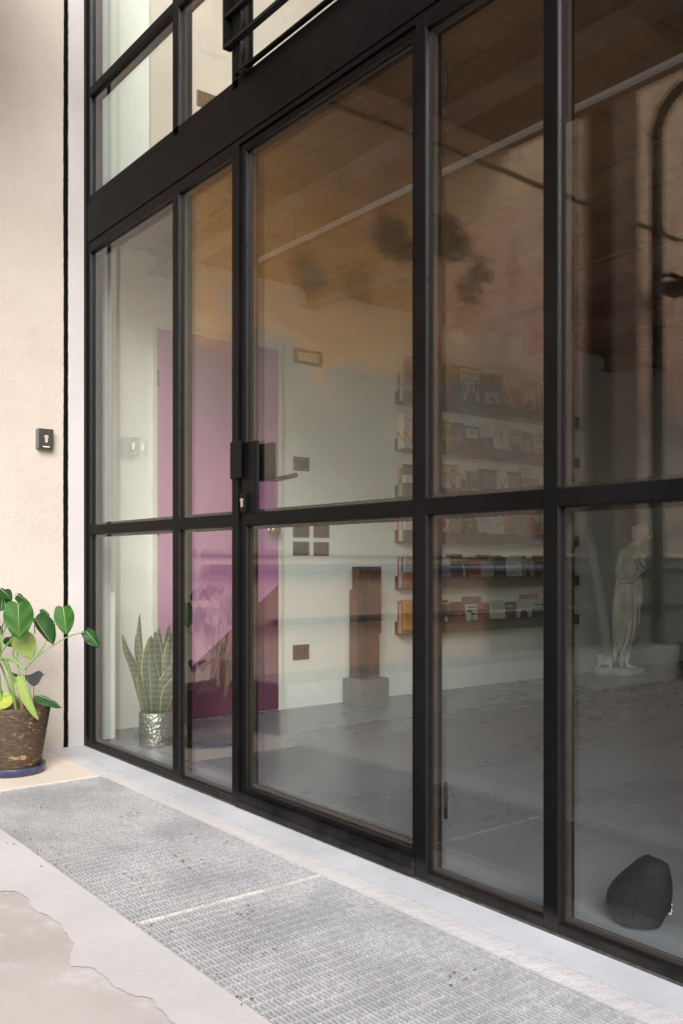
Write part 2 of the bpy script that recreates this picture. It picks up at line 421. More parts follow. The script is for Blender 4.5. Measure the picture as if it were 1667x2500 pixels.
for i in range(n + 1):
    x = -4.3 + 7.3 * i / n
    ya = -.186 + random.uniform(-.0025, .0015); yb = -.119 + random.uniform(-.005, .0)
    top.append([bm.verts.new((x, ya, -.035)), bm.verts.new((x, ya, -.0025 + random.uniform(-.0004, .0004))), bm.verts.new((x, (ya+yb)/2, .0003 + random.uniform(-.0004, .0004))), bm.verts.new((x, yb, .0008 + random.uniform(0, .0005))), bm.verts.new((x, yb + .001, -.03))])
for a, b in zip(top, top[1:]):
    for k in range(4): bm.faces.new((a[k], a[k+1], b[k+1], b[k]))
struct(link('mortar_edge', bm, 'rough_edge'))
struct(box('sealant_line', -4.13, -.476, -.0075, -.0004, .0005, .004, mat('dirty_sealant', (.05, .047, .045), .8, var=.5, scale=40)))

def grating(x0, x1, label):
    t = thing('steel_grating', label, 'grating', (x0, -.745, -.028), 0, 'floor gratings before the glass front')
    L = x1 - x0; W = .556
    bm = bmesh.new(); bx(bm, .002, L - .002, -.001, .001, .001, .027); me = None
    nb = int(W / .0111)
    for i in range(nb + 1):
        y = .002 + i * (W - .004) / nb
        if me is None: o = link('bearing_bar', bm, 'galv', t); me = o.data
        else:
            o = bpy.data.objects.new('bearing_bar', me); C.objects.link(o); o.parent = t
        o.location = (0, y, random.uniform(-.0006, .0006))
    bm = bmesh.new(); bx(bm, -.001, .001, .003, W - .003, .008, .0218); me = None
    nc = int(L / .0333)
    for i in range(1, nc):
        if me is None: o = link('cross_bar', bm, 'sand_bar', t); me = o.data
        else:
            o = bpy.data.objects.new('cross_bar', me); C.objects.link(o); o.parent = t
        o.location = (i * L / nc, 0, 0)
    for x in (0, L):
        bm = bmesh.new(); bx(bm, x - .0006, x + .0006, .0, W, .0, .0268); link('end_bar', bm, 'sand_bar', t)
grating(-3.512, -2.027, 'far galvanised grating panel, the one reaching the plant pot corner')
grating(-2.021, -.535, 'near galvanised grating panel with glinting bars, towards the bottom right')
rl = thing('dry_leaf_litter', 'small brown leaf crumbs caught in the grating bars', 'leaf litter', (-2.4, -.45, 0)); rl['kind'] = 'stuff'
bm = bmesh.new()
spots = [(-2.35,-.42,.03),(-3.2,-.55,.02),(-2.9,-.35,.02),(-1.9,-.5,.02),(-1.35,-.33,.02),(-2.3,-.6,.02),(-1.7,-.6,.03),(-2.0,-.72,.05),(-2.6,-.74,.1),(-3,-.74,.1),(-1.6,-.74,.1),(-2.5,-.3,.1)]
for sx, sy, sr in spots:
    for k in range(9):
        x, y = sx + random.gauss(0, sr * 1.2) + 2.4, sy + random.gauss(0, min(sr, .025)) + .45
        s = random.uniform(.002, .005); a = random.random() * 6
        p = [(x + s*math.cos(a+q)*(1 if i % 2 else .6), y + s*math.sin(a+q)*(1 if i % 2 else .6), .001 + random.uniform(0, .003)) for i, q in enumerate((0, 1.6, 3.1, 4.7))]
        lo = [bm.verts.new((q[0], q[1], q[2] - .0008)) for q in p]; hi = [bm.verts.new(q) for q in p]
        bm.faces.new(hi); bm.faces.new(lo[::-1])
        for i in range(4): bm.faces.new((lo[i], lo[(i+1) % 4], hi[(i+1) % 4], hi[i]))
lt = link('leaf_crumb', bm, mat('leaf_crumb', (.11, .075, .035), .9, var=.4, scale=60), rl); lt['kind'] = 'stuff'

# ------------------------------------------------------------------ courtyard wall, pier, balcony
def ragged_slab(name, x0, x1, ya, yb, z0, z1, m, parent, jag_lo=0, jag_hi=0):
    bm = bmesh.new(); n = int((z1 - z0) / .02); rows = []
    for i in range(n + 1):
        z = z0 + (z1 - z0) * i / n
        j0 = random.uniform(-1, 1) * jag_lo; j1 = random.uniform(-1, 1) * jag_hi + jag_hi * 1.2 * math.sin(z * 4.1)
        rows.append([bm.verts.new(p) for p in ((x0, ya + j0, z), (x1 - .002, ya + j0, z), (x1, ya + j0 + .003, z), (x1, yb + j1 - .003, z), (x1 - .002, yb + j1, z), (x0, yb + j1, z))])
    for a, b in zip(rows, rows[1:]):
        for k in range(6): bm.faces.new((a[k], a[(k+1) % 6], b[(k+1) % 6], b[k]))
    bm.faces.new(rows[0][::-1]); bm.faces.new(rows[-1])
    return link(name, bm, m, parent)
w = thing('rendered_wall', 'cream rendered wall panel beside the black joint, left of the glass front', 'wall', (-4.14, -.3, 0))
o = ragged_slab('render_coat', -.17, 0, -.245, .199, 0, 5.2, 'cream', w, 0, .0009)
w = thing('plaster_pier', 'narrow greyish white plaster strip between black joint and glass front', 'pier', (-4.14, -.04, 0))
ragged_slab('plaster_face', -.28, .006, -.0385, .040, 0, 5.2, 'white_plaster', w, .0016, 0)
box('joint_filler', -.28, -.004, -.0650, -.0395, 0, 5.2, 'dark_slot', w)
w = thing('courtyard_wall', 'long ochre and pink weathered wall with mould stains, seen mirrored in the glass', 'wall', (-4.155, -3.7, 0))
box('wall_face', -.3, 0, -4.3, 3.147, 0, 5.2, 'old_wall', w)
bm = bmesh.new(); tube(bm, [(0.012, -4.3, .916), (0.012, 3.135, .916)], .019, 10); link('ledge', bm, 'ledge', w)
struct(box('pale_kerb', -4.154, -3.745, -4.36, -.80, -.004, .255, 'kerb', bevel=.01))

b = thing('balcony', 'dark brown balcony underside over the courtyard, mirrored in the upper panes', 'balcony', (-3.45, -1.75, 3.69))
box('slab', -.69, .72, -1.25, 1.09, 0, .2, 'soffit', b)
box('edge_band', .722, .735, -1.25, 1.09, -.03, .22, 'ledge', b)
bm = bmesh.new()
gx, gz, gr = .875, .0, .135
prof = [(gx + gr*math.cos(a), gz + gr*math.sin(a)) for a in [math.pi + math.pi*k/10 for k in range(11)]]
prof2 = [(gx + (gr-.006)*math.cos(a), gz + (gr-.006)*math.sin(a)) for a in [math.pi + math.pi*k/10 for k in range(11)]]
loop = prof + prof2[::-1]
A = [bm.verts.new((x, -1.25, z)) for x, z in loop]; B = [bm.verts.new((x, 1.09, z)) for x, z in loop]
for i in range(len(loop)): bm.faces.new((A[i], A[(i+1) % len(loop)], B[(i+1) % len(loop)], B[i]))
bm.faces.new(A[::-1]); bm.faces.new(B); link('gutter', bm, 'gutter', b)
pil = thing('pilaster', 'dark brown pilaster on the courtyard wall, mirrored behind the statue', 'pilaster', (-4.154, -4.01, .256))
box('shaft', .0, .20, -.155, .155, 0, 4.9, 'pillar', pil, .004)
dp = thing('downpipe', 'black rain downpipe with swan neck and kicked out shoe, mirrored at right', 'downpipe', (-3.98, -4.45, .0))
bm = bmesh.new(); tube(bm, smooth_path([(.62, -.05, 4.62), (.45, -.05, 4.55), (.14, -.02, 4.42), (.02, 0, 4.24), (0, 0, 4.0), (0, 0, 2.5), (0, 0, .42)], 8), .05, 16); link('pipe', bm, 'gutter', dp)
bm = bmesh.new(); tube(bm, smooth_path([(0, 0, .43), (0, 0, .33), (.05, -.03, .17), (.16, -.10, .06)], 6), .054, 16); link('shoe', bm, 'gutter', dp)
for z in (.9, 2.1, 3.4):
    bm = bmesh.new(); lathe(bm, [(.056, z), (.056, z + .03)], 16); link('pipe_clip', bm, 'gutter', dp)
for nm, z, r, y0, lab in (('wall_pipe', .829, .029, -.58, 'thick blue grey pipe along the courtyard wall, mirrored under the ledge'), ('wall_pipe', .54, .019, -.95, 'thin blue grey pipe low on the courtyard wall, mirrored in the door')):
    p = thing(nm, lab, 'pipe', (-4.09, y0, z), 0, 'pipes along the courtyard wall')
    bm = bmesh.new(); tube(bm, [(0, 0, 0), (0, -5, 0)], r, 14); link('tube', bm, 'pipe', p)
    for k in range(4):
        bm = bmesh.new(); bx(bm, -.064, 0, -.5 - k*1.3, -.48 - k*1.3, -.008, .008); link('bracket', bm, 'gutter', p)
cable = thing('surface_conduit', 'thin old conduit running along the top of the courtyard wall, mirrored', 'conduit', (-4.14, -.57, 3.52))
bm = bmesh.new(); tube(bm, [(0, -.02 - 4.5*k/30, .006*math.sin(k*1.7)) for k in range(31)], .011, 8); link('tube', bm, 'conduit', cable)
for k in range(5):
    bm = bmesh.new(); bx(bm, -.014, .014, -.25-k*.86, -.225-k*.86, -.018, .018); link('clip', bm, 'conduit', cable)
lamp = thing('wall_lamp', 'black bracket lamp high on the courtyard wall, mirrored at right edge', 'lamp', (-4.14, -4.72, 3.02))
bm = bmesh.new(); tube(bm, [(-.012, 0, .12), (.10, 0, .13), (.2, 0, .07)], .02, 8); link('arm', bm, 'gutter', lamp)
bm = bmesh.new(); bx(bm, .08, .32, -.10, .10, -.05, .05); link('housing', bm, 'gutter', lamp, bevel=.02)
st = thing('low_bench', 'low red seated bench with thin black legs, mirrored behind the downpipe', 'bench', (-3.62, -4.75, 0))
bm = bmesh.new(); bx(bm, -.2, .2, -.45, .3, .235, .275); link('seat', bm, 'red_seat', st, bevel=.012)
for x, y in ((-.17, .26), (.17, .26), (-.17, -.4), (.17, -.4)):
    bm = bmesh.new(); tube(bm, [(x, y, .24), (x*1.06, y + .02, 0)], .011, 8); link('leg', bm, 'gutter', st)
for i, (y, ln, tlt, lab) in enumerate(((-3.35, .62, .16, 'short pale board leaning on the courtyard wall, mirrored left of the statue'), (-3.72, .82, .2, 'long grey board leaning on the courtyard wall, mirrored beside the statue'), (-3.98, .72, .1, 'weathered board leaning steeply, mirrored just behind the statue'))):
    t = tag(box('leaning_board', -.012, .012, -.024, .024, 0, ln, 'old_board'), lab, 'board', 'boards leaning on the courtyard wall')
    t.location = (-4.05 + ln*math.sin(tlt) - .03, y, .256); t.rotation_euler = (R(10 - i*9), -tlt, 0)

# ------------------------------------------------------------------ glass front
fac = thing('glass_front', 'black steel framed glass front of the shop with clear panes', 'glass facade', (-2.6, 0, 0))
FX = -2.6
def fbox(name, x0, x1, y0, y1, z0, z1, m='black_metal', parent=fac, bevel=.0012):
    return box(name, x0, x1, y0, y1, z0, z1, m, parent, bevel, off=(FX, 0, 0))
YB = .065
cols = [(-4.079, -3.254), (-3.209, -2.802), None, (-1.797, -1.393), (-1.351, -.52)]
fbox('jamb', -4.1335, -4.104, -.006, YB, .001, 4.3); fbox('jamb', -4.1035, -4.0795, 0, YB, .0015, 4.3)
for a, b_ in ((-3.2535, -3.2095), (-2.8015, -2.760), (-1.8365, -1.7975), (-1.3925, -1.3515), (-.5195, -.4755)):
    fbox('mullion', a, b_, 0, YB, .001, 2.3705)
    fbox('mullion', a, b_, 0, YB, 2.5895, 4.3)
cx = [(-4.079, -3.254), (-3.209, -2.802), (-1.797, -1.393), (-1.351, -.52)]
def pane(x0, x1, z0, z1, parent=fac, lowbead=True, y=0, off=FX):
    e = .0006
    g = box('pane', x0 + e, x1 - e, y + .016, y + .040, z0 + e, z1 - e, 'glass', parent, 0, off=(off, 0, 0))
    bm = bmesh.new(); s = .013                                     # dark spacer frame between the two sheets
    X0, X1 = x0 - off, x1 - off
    for q in ((X0+.001, X0+s, z0+.001, z1-.001), (X1-s, X1-.001, z0+.001, z1-.001), (X0+s, X1-s, z0+.001, z0+s), (X0+s, X1-s, z1-s, z1-.001)):
        bx(bm, q[0], q[1], y+.0185, y+.0375, q[2], q[3])
    link('spacer', bm, 'spacer', g)
    bm = bmesh.new(); w_ = .0036                                     # glazing bead with a chamfer towards the glass
    def strip(p0, p1, n):                                           # p0->p1 along the edge, n points into the pane
        p0, p1, n = Vector(p0), Vector(p1), Vector(n)
        pr = [(0, .0015), (.0015, .0025), (w_, .010), (w_, .0155), (0, .0155)]
        A = [bm.verts.new(p0 + n * a + Vector((0, y + b, 0))) for a, b in pr]; B = [bm.verts.new(p1 + n * a + Vector((0, y + b, 0))) for a, b in pr]
        for i in range(5): bm.faces.new((A[i], A[(i+1) % 5], B[(i+1) % 5], B[i]))
        bm.faces.new(A); bm.faces.new(B[::-1])
    strip((X0, 0, z0 + w_), (X0, 0, z1), (1, 0, 0)); strip((X1, 0, z0 + w_), (X1, 0, z1), (-1, 0, 0))
    strip((X0, 0, z0), (X1, 0, z0), (0, 0, 1)); strip((X0 + w_, 0, z1), (X1 - w_, 0, z1), (0, 0, -1))
    link('glazing_bead', bm, 'bead', g)
    return g
def spacer_mat():
    t = NT('spacer_bar'); p = t.pos(); X, Y, Z = t.xyz(p)
    s = t.math('MULTIPLY', t.ramp(t.math('SINE', t.math('MULTIPLY', Z, 900)), .3, .8), t.ramp(t.math('ABSOLUTE', t.math('SUBTRACT', Y, .028)), .0035, .0025))
    return t.fin(t.mix(s, (.022, .017, .014), (.075, .06, .045)), .6, 0, .1)
M['spacer'] = spacer_mat()
for a, b_ in cx:
    fbox('bottom_rail', a + .0005, b_ - .0005, 0, YB, .001, .0235)
    fbox('glazing_bar', a + .0005, b_ - .0005, .0005, YB, 1.0005, 1.0405)
    fbox('top_rail', a + .0005, b_ - .0005, .0005, YB, 2.3265, 2.3705)
    pane(a, b_, .024, 1.0); pane(a, b_, 1.041, 2.326)
fbox('top_rail', -2.7595, -1.837, .0005, YB, 2.352, 2.3705)
fbox('transom_panel', -4.1335, -.4755, -.003, YB, 2.3735, 2.5565, bevel=.002)
for a, b_ in ((-4.079, -3.254), (-3.209, -2.802), (-2.76, -1.837), (-1.797, -1.393), (-1.351, -.52)):
    fbox('sill_rail', a + .0005, b_ - .0005, 0, YB, 2.5595, 2.5885)
    if a != -2.76:
        fbox('glazing_bar', a + .0005, b_ - .0005, .0005, YB, 3.0605, 3.099)
        pane(a, b_, 2.589, 3.06); pane(a, b_, 3.0995, 4.28)
pane(-2.76, -1.837, 2.589, 4.28)
for y0, y1, z in ((.0045, YB, 2.372), (.0045, YB, 2.558)):
    fbox('shadow_gap', -4.10, -.476, y0, y1, z - .0012, z + .0012, 'deep_black', bevel=0)

w = thing('sun_block_wall', 'unseen masonry wall right of the glass, added to block sun from the room', 'wall', (3, .15, 0))  # out of view, added to keep sun off the deep end of the room
box('wall_face', -3.474, 6, -.13, .15, 0, 5.2, 'cream', w)

# the hinged door leaf (third bay)
door = thing('glass_door', 'black steel glazed entrance door leaf with lock box and lever', 'door', (-2.755, .004, 0))
DX = -2.755
def dbox(name, x0, x1, y0, y1, z0, z1, m='black_metal', bevel=.0012, parent=door): return box(name, x0, x1, y0, y1, z0, z1, m, parent, bevel, off=(DX, .004, 0))
DY = .008
dbox('stile', -2.7515, -2.7275, DY, YB, .0555, 2.3465); dbox('stile', -1.8575, -1.8405, DY, YB, .0555, 2.3465)
dbox('rail', -2.727, -1.858, DY, YB, 2.3275, 2.3465); dbox('rail', -2.727, -1.858, DY, YB, 1.0005, 1.0405)
dbox('kick_rail', -2.7555, -1.8395, -.006, YB, .006, .055, bevel=.003)
dbox('drip_strip', -2.757, -1.8385, -.016, -.0065, .008, .026, bevel=.002)
dbox('rail', -2.727, -1.858, DY, YB, .0555, .0715)
pn = pane(-2.7270, -1.858, .072, 1.0, door, y=.006, off=DX)
pn = pane(-2.7270, -1.858, 1.041, 2.327, door, y=.006, off=DX)
dbox('lock_stile', -2.7265, -2.6575, DY - .0015, .0215, 1.0412, 1.2915); dbox('lock_bead', -2.657, -2.652, DY + .003, .0212, 1.0412, 1.292, 'bead', .0015)
dbox('strike_plate', -2.797, -2.724, -.0105, -.0045, 1.166, 1.298, bevel=.0015)
dbox('lock_box', -2.7235, -2.659, YB, YB + .03, 1.158, 1.29, 'deep_black', .002)
cp = dbox('cylinder_plate', -2.737, -2.702, -.0065, .0075, 1.046, 1.112, bevel=.002)
bm = bmesh.new()
def cyl_y(bm, x, y0, y1, z, r, n=20, mi=0):
    a = [bm.verts.new((x + r*math.cos(2*math.pi*k/n), y0, z + r*math.sin(2*math.pi*k/n))) for k in range(n)]; b = [bm.verts.new((v.co.x, y1, v.co.z)) for v in a]
    bm.faces.new(a[::-1]).material_index = mi; bm.faces.new(b).material_index = mi
    for k in range(n): bm.faces.new((a[k], a[(k+1) % n], b[(k+1) % n], b[k])).material_index = mi
cyl_y(bm, .035, -.0155, -.008, 1.087, .0068); bx(bm, .0315, .0385, -.0150, -.008, 1.063, 1.084); bx(bm, .0342, .0358, -.0160, -.0154, 1.084, 1.091, 1)
o = link('lock_cylinder', bm, ['brass', 'deep_black'], cp)
bm = bmesh.new(); tube(bm, smooth_path([(.060, .090, 1.166), (.063, .112, 1.166), (.075, .118, 1.167), (.150, .118, 1.171), (.178, .118, 1.173)], 5), .0085, 12); link('lever_handle', bm, 'black_metal', door, True)
for z in (.21, 2.2):
    bm = bmesh.new(); tube(bm, [(.962, .07, z - .05), (.962, .07, z + .05)], .0055, 10); link('hinge', bm, 'deep_black', door)

# projecting guard in front of the upper window
gd = thing('window_guard', 'black slatted steel guard projecting before the window above the door', 'window guard', (-2.80, -.001, 2.6))
for k in range(9):
    bm = bmesh.new(); bx(bm, .0065, .998, -.034, -.0295, .108 + k*.1065 - .007, .108 + k*.1065 + .004); bx(bm, .0065, .998, -.0293, -.004, .108 + k*.1065 - .001, .108 + k*.1065 + .0035)
    link('guard_bar', bm, 'deep_black', gd)
for x in (.0, 1.0):
    bm = bmesh.new(); bx(bm, x - .006, x + .006, -.0345, -.0025, .1, 1.6); link('side_plate', bm, 'black_metal', gd)
bm = bmesh.new(); bx(bm, .05, .97, -.022, -.0025, -.010, -.002); link('sill_strip', bm, 'black_metal', gd, bevel=.001)
bm = bmesh.new(); tube(bm, [(.085, -.016, -.018), (.125, -.016, -.018)], .007, 12); link('hinge_pin', bm, 'black_metal', gd)
for x in (.03, .055):
    bm = bmesh.new(); bx(bm, x, x + .012, -.012, -.0025, -.0015, 1.6); link('sash_post', bm, 'black_metal', gd, bevel=.001)

# key switch on the cream wall
ks = thing('key_switch', 'small black key switch box with brass cylinder on the cream wall', 'key switch', (-4.14, -.198, 1.39))
bm = bmesh.new(); bx(bm, -.002, .033, -.036, .036, .0, .092); link('housing', bm, mat('grey_case', (.12, .12, .125), .5), ks, bevel=.004)
bm = bmesh.new(); bx(bm, .0332, .0375, -.035, .035, .001, .091); link('face_plate', bm, mat('anthracite_face', (.028, .025, .023), .45), ks, bevel=.003)
bm = bmesh.new(); n = 20
a = [bm.verts.new((.0374, .0093*math.cos(2*math.pi*k/n), .053 + .0093*math.sin(2*math.pi*k/n))) for k in range(n)]; b2 = [bm.verts.new((.0425, v.co.y, v.co.z)) for v in a]
bm.faces.new(a); bm.faces.new(b2)
for k in range(n): bm.faces.new((a[k], a[(k+1) % n], b2[(k+1) % n], b2[k]))
bx(bm, .0374, .0418, -.0055, .0055, .028, .050); bx(bm, .0424, .0430, -.001, .001, .050, .058, 1)
link('lock_cylinder', bm, ['brass', 'deep_black'], ks)
bm = bmesh.new(); bx(bm, .0374, .0381, -.015, .015, .0065, .0105); link('name_strip', bm, mat('white_print', (.82, .82, .8), .5), ks)

# ------------------------------------------------------------------ room
WX = -4.42
struct(box('interior_floor', -4.7, 3, .001, 7.6, -.05, 0, 'floor'))
struct(box('interior_wall', WX - .25, WX, .066, 7.6, 0, 2.640, 'inner_wall'))
struct(box('back_wall', WX, 2.5, 7.6, 7.8, 0, 6.59, 'inner_wall'))
struct(box('right_wall', 2.2, 2.4, .3, 7.6, 0, 2.54, 'inner_wall'))
cl = thing('pale_column', 'pale green white plaster nib just inside the left end of the glass front', 'column', (-4.3, .1, 0))
box('shaft', -.12, .085, -.033, .07, 0, 2.51, 'pale_column', cl, .004); box('foot', -.119, .112, -.032, .078, .001, .72, 'pale_column', cl, .006)
struct(box('upper_floor', WX, 3, .068, 7.6, 2.546, 2.6, 'slab'))
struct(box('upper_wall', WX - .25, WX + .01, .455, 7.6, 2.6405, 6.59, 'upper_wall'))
struct(box('upper_wall_end', WX - .25, WX + .035, .066, .4545, 2.6405, 6.59, 'pale_column'))
struct(box('upper_ceiling', WX - .3, 3, .07, 7.8, 6.6, 6.75, 'inner_wall'))  # unseen; raised high so open sky above the glazing brightens the upper room
ceil = thing('ceiling', 'terracotta board ceiling carried by painted steel beams', 'ceiling', (-2, 3, 2.517))
ceil['kind'] = 'structure'; del ceil['label']; del ceil['category']
bm = bmesh.new(); bx(bm, -.0742, .0742, -.488, .488, 0, .028); me = None
for j in range(7):
    for i in range(30):
        if me is None: o = link('ceiling_board', bm, 'ceiling_board', ceil); me = o.data
        else:
            o = bpy.data.objects.new('ceiling_board', me); C.objects.link(o); o.parent = ceil
        o.location = (WX + .075 + .15*i + 2, (.56 + .983*j) - 3, random.uniform(0, .002))
k = 0
for y in (.52, 1.503, 2.486, 3.469, 4.452, 5.435, 6.418):
    t = thing('steel_beam', ['first painted steel ceiling beam, nearest the glass front', 'second steel ceiling beam, above the wall switches', 'third steel ceiling beam, above the left shelf ends', 'fourth steel ceiling beam, above the middle of the bookshelves', 'fifth steel ceiling beam, near the statue', 'sixth steel ceiling beam, beyond the statue', 'seventh steel ceiling beam, deepest in the room'][k], 'beam', (-1, y, 2.397), 0, 'steel beams under the ceiling'); k += 1
    bm = bmesh.new(); bx(bm, WX + 1.001, 3.0, -.058, .058, 0, .010); bx(bm, WX + 1.001, 3.0, -.058, .058, .108, .1175); bx(bm, WX + 1.001, 3.0, -.004, .004, .0101, .1079)
    link('profile', bm, 'beam', t)
ld = thing('linear_ceiling_light', 'long slim white linear light hung under the ceiling beams', 'ceiling light', (-1, .775, 2.365))
bm = bmesh.new(); bx(bm, -2.86, 3.0, -.011, .011, .008, .022); link('profile', bm, 'led', ld)
for x in (-2.5, -.5, 1.5):
    bm = bmesh.new(); tube(bm, [(x, 0, .022), (x, 0, .152)], .002, 6); link('hanger', bm, 'beam', ld)

# interior door
idr = thing('interior_door', 'mauve painted interior door with a plum lower triangle and pale casing', 'door', (WX, .904, 0))
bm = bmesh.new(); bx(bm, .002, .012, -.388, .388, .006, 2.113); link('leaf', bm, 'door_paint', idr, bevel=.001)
for q in ((-.42, -.3895, 0, 2.145), (.3895, .42, 0, 2.145), (-.389, .389, 2.1145, 2.1445)):
    bm = bmesh.new(); bx(bm, .001, .016, q[0], q[1], q[2], q[3]); link('casing', bm, 'door_trim', idr, bevel=.003)
for z in (.25, 1.05, 1.85):
    bm = bmesh.new(); tube(bm, [(.017, -.389, z - .04), (.017, -.389, z + .04)], .006, 8); link('hinge', bm, 'knob', idr)
bm = bmesh.new()
for r0, x0, x1 in ((.024, .012, .018), (.011, .018, .05)):
    a = [bm.verts.new((x0, .332 + r0*math.cos(2*math.pi*q/20), 1.054 + r0*math.sin(2*math.pi*q/20))) for q in range(20)]; b2 = [bm.verts.new((x1, v.co.y, v.co.z)) for v in a]
    bm.faces.new(a); bm.faces.new(b2)
    for q in range(20): bm.faces.new((a[q], a[(q+1) % 20], b2[(q+1) % 20], b2[q]))
bmesh.ops.create_uvsphere(bm, u_segments=20, v_segments=12, radius=.036, matrix=Matrix.Translation((.065, .332, 1.054)) @ Matrix.Diagonal((.6, 1, 1, 1)))
link('knob', bm, 'knob', idr, True)

# emergency light and switches
em = thing('emergency_light', 'bronze framed emergency light high on the wall right of the mauve door', 'emergency light', (WX, 1.508, 2.10))
for q in ((-.102, .102, .027, .043), (-.102, .102, -.043, -.027), (-.102, -.079, -.0265, .0265), (.079, .102, -.0265, .0265)):
    bm = bmesh.new(); bx(bm, .001, .018, *q); link('frame', bm, 'plate', em)
bm = bmesh.new(); bx(bm, .001, .011, -.0785, .0785, -.0264, .0264); link('diffuser', bm, 'diffuser', em)
bm = bmesh.new(); bx(bm, .0111, .0135, -.012, .0, -.003, .002); link('indicator', bm, 'indicator', em)
def plate(y0, y1, z0, z1, n, label, nm='switch_plate', cat='switch plate', x=WX, g='bronze wall plates right of the mauve door'):
    t = thing(nm, label, cat, (x, (y0+y1)/2, (z0+z1)/2), 0, g); w_, h_ = (y1-y0)/2, (z1-z0)/2
    bm = bmesh.new(); bx(bm, .001, .009, -w_, w_, -h_, h_); link('plate', bm, 'plate', t, bevel=.002)
    for k in range(n):
        a = -w_*.62 + k*(w_*1.24/n); bm = bmesh.new(); bx(bm, .0091, .0115, a + .0015, a + w_*1.24/n - .0015, -h_*.55, h_*.55); link('rocker', bm, 'plate_dark', t, bevel=.0008)
plate(1.403, 1.52, 1.416, 1.498, 1, 'single bronze plate above the group of four, level with the lever', g='bronze wall plates right of the mauve door')
plate(1.401, 1.518, 1.018, 1.100, 4, 'upper left bronze switch plate of the group of four by the door')
plate(1.552, 1.669, 1.018, 1.100, 3, 'upper right bronze switch plate of the group of four')
plate(1.401, 1.518, .910, .992, 3, 'lower left bronze switch plate of the group of four')
plate(1.552, 1.667, .908, .990, 3, 'lower right bronze switch plate of the group of four')
plate(1.401, 1.518, .285, .375, 3, 'low bronze socket plate near the floor right of the mauve door', 'socket_plate', 'socket')
plate(.751, .955, 3.384, 3.467, 0, 'large bronze plate on the upstairs wall behind the upper pane', 'cover_plate', 'wall plate', WX + .01, 'plates on the upstairs wall')

# ------------------------------------------------------------------ book ledges and books
ZB = [1.895, 1.588, 1.284, .993, .692, .397]
names = ['topmost', 'second', 'third', 'fourth', 'fifth', 'lowest']
for z, nm in zip(ZB, names):
    t = thing('book_ledge', nm + ' of the six dark book ledges on the wall, counted from above', 'shelf', (WX, 3.1, z), 0, 'dark book ledges on the pale wall')
    bm = bmesh.new(); bx(bm, .012, .095, -.89, .89, 0, .012); link('ledge_board', bm, 'shelf', t)
    bm = bmesh.new(); bx(bm, .0955, .108, -.74, .89, 0, .075); link('front_lip', bm, 'shelf', t, bevel=.001)
    bm = bmesh.new(); bx(bm, .001, .0115, -.89, .89, 0, .085); link('back_rail', bm, 'shelf', t)
W_, K, BR, GD = (.66, .65, .60), (.03, .027, .025), (.10, .06, .045), (.42, .25, .05)
RD, OR, NV, GY = (.42, .05, .035), (.55, .16, .05), (.05, .06, .14), (.34, .34, .32)
def book(row, y0, y1, h, col, label, shapes=(), x=.078, th=.018, tilt=5):
    """face-out book leaning on the wall; shapes are printed on the front in 0..1 cover coordinates"""
    y0 += .0015; y1 -= .0015
    t = thing('book', label, 'book', (WX + x, (y0+y1)/2, ZB[row] + .0125), 0, 'books standing on the dark ledges')
    t.rotation_euler = (0, R(-tilt), 0)
    w_ = (y1-y0)/2
    bm = bmesh.new(); bx(bm, -th, -th + .002, -w_, w_, 0, h); bx(bm, -.002, 0, -w_, w_, 0, h); bx(bm, -th + .002, -.002, -w_, -w_ + .002, 0, h)
    link('cover', bm, cmat(col), t)
    bm = bmesh.new(); bx(bm, -th + .0022, -.0022, -w_ + .0022, w_ - .003, .002, h - .003); link('page_block', bm, 'pages', t)
    if shapes:
        bm = bmesh.new(); mats = []; lay = .0004
        for s in shapes:
            k, c = s[0], s[-1]; mats.append(cmat(c)); mi = len(mats) - 1
            Yf = lambda v: -w_ + v*2*w_
            if k == 'r': bx(bm, .0001, lay, Yf(s[1]), Yf(s[3]), s[2]*h, s[4]*h, mi)
            else:
                if k == 'o': pts = [(s[1] + s[3]*math.cos(q*math.pi/10), s[2] + s[4]*math.sin(q*math.pi/10)) for q in range(20)]
                elif k == 'p': pts = s[1]
                elif k == 'x':
                    text_bm(bm, s[1], s[4]*h, ((lay, Yf(s[2]), s[3]*h), (0, 1, 0), (0, 0, 1)), mi, depth=.0003); lay += .0003; continue
                A = [bm.verts.new((.0001, Yf(a), b*h)) for a, b in pts]; B = [bm.verts.new((lay, Yf(a), b*h)) for a, b in pts]
                bm.faces.new(A[::-1]).material_index = mi; bm.faces.new(B).material_index = mi
                for q in range(len(A)): bm.faces.new((A[q], A[(q+1) % len(A)], B[(q+1) % len(A)], B[q])).material_index = mi
            lay += .0003
        link('cover_print', bm, mats, t)
    return t
def lines(x0, x1, y, n, c, dy=.055): return [('r', x0 + .02*(i % 2), y - i*dy, x1 - .06*((i*7) % 3), y - i*dy + .018, c) for i in range(n)]
def blots(seed, cols, n=7, x=(.05, .95), y=(.1, .95)):
    r = random.Random(seed); out = []
    for i in range(n):
        a = r.uniform(*x); b = r.uniform(*y); out.append(('o', min(max(a, .13), .87), min(max(b, .13), .87), r.uniform(.06, .12), r.uniform(.05, .12), cols[i % len(cols)]))
    return out
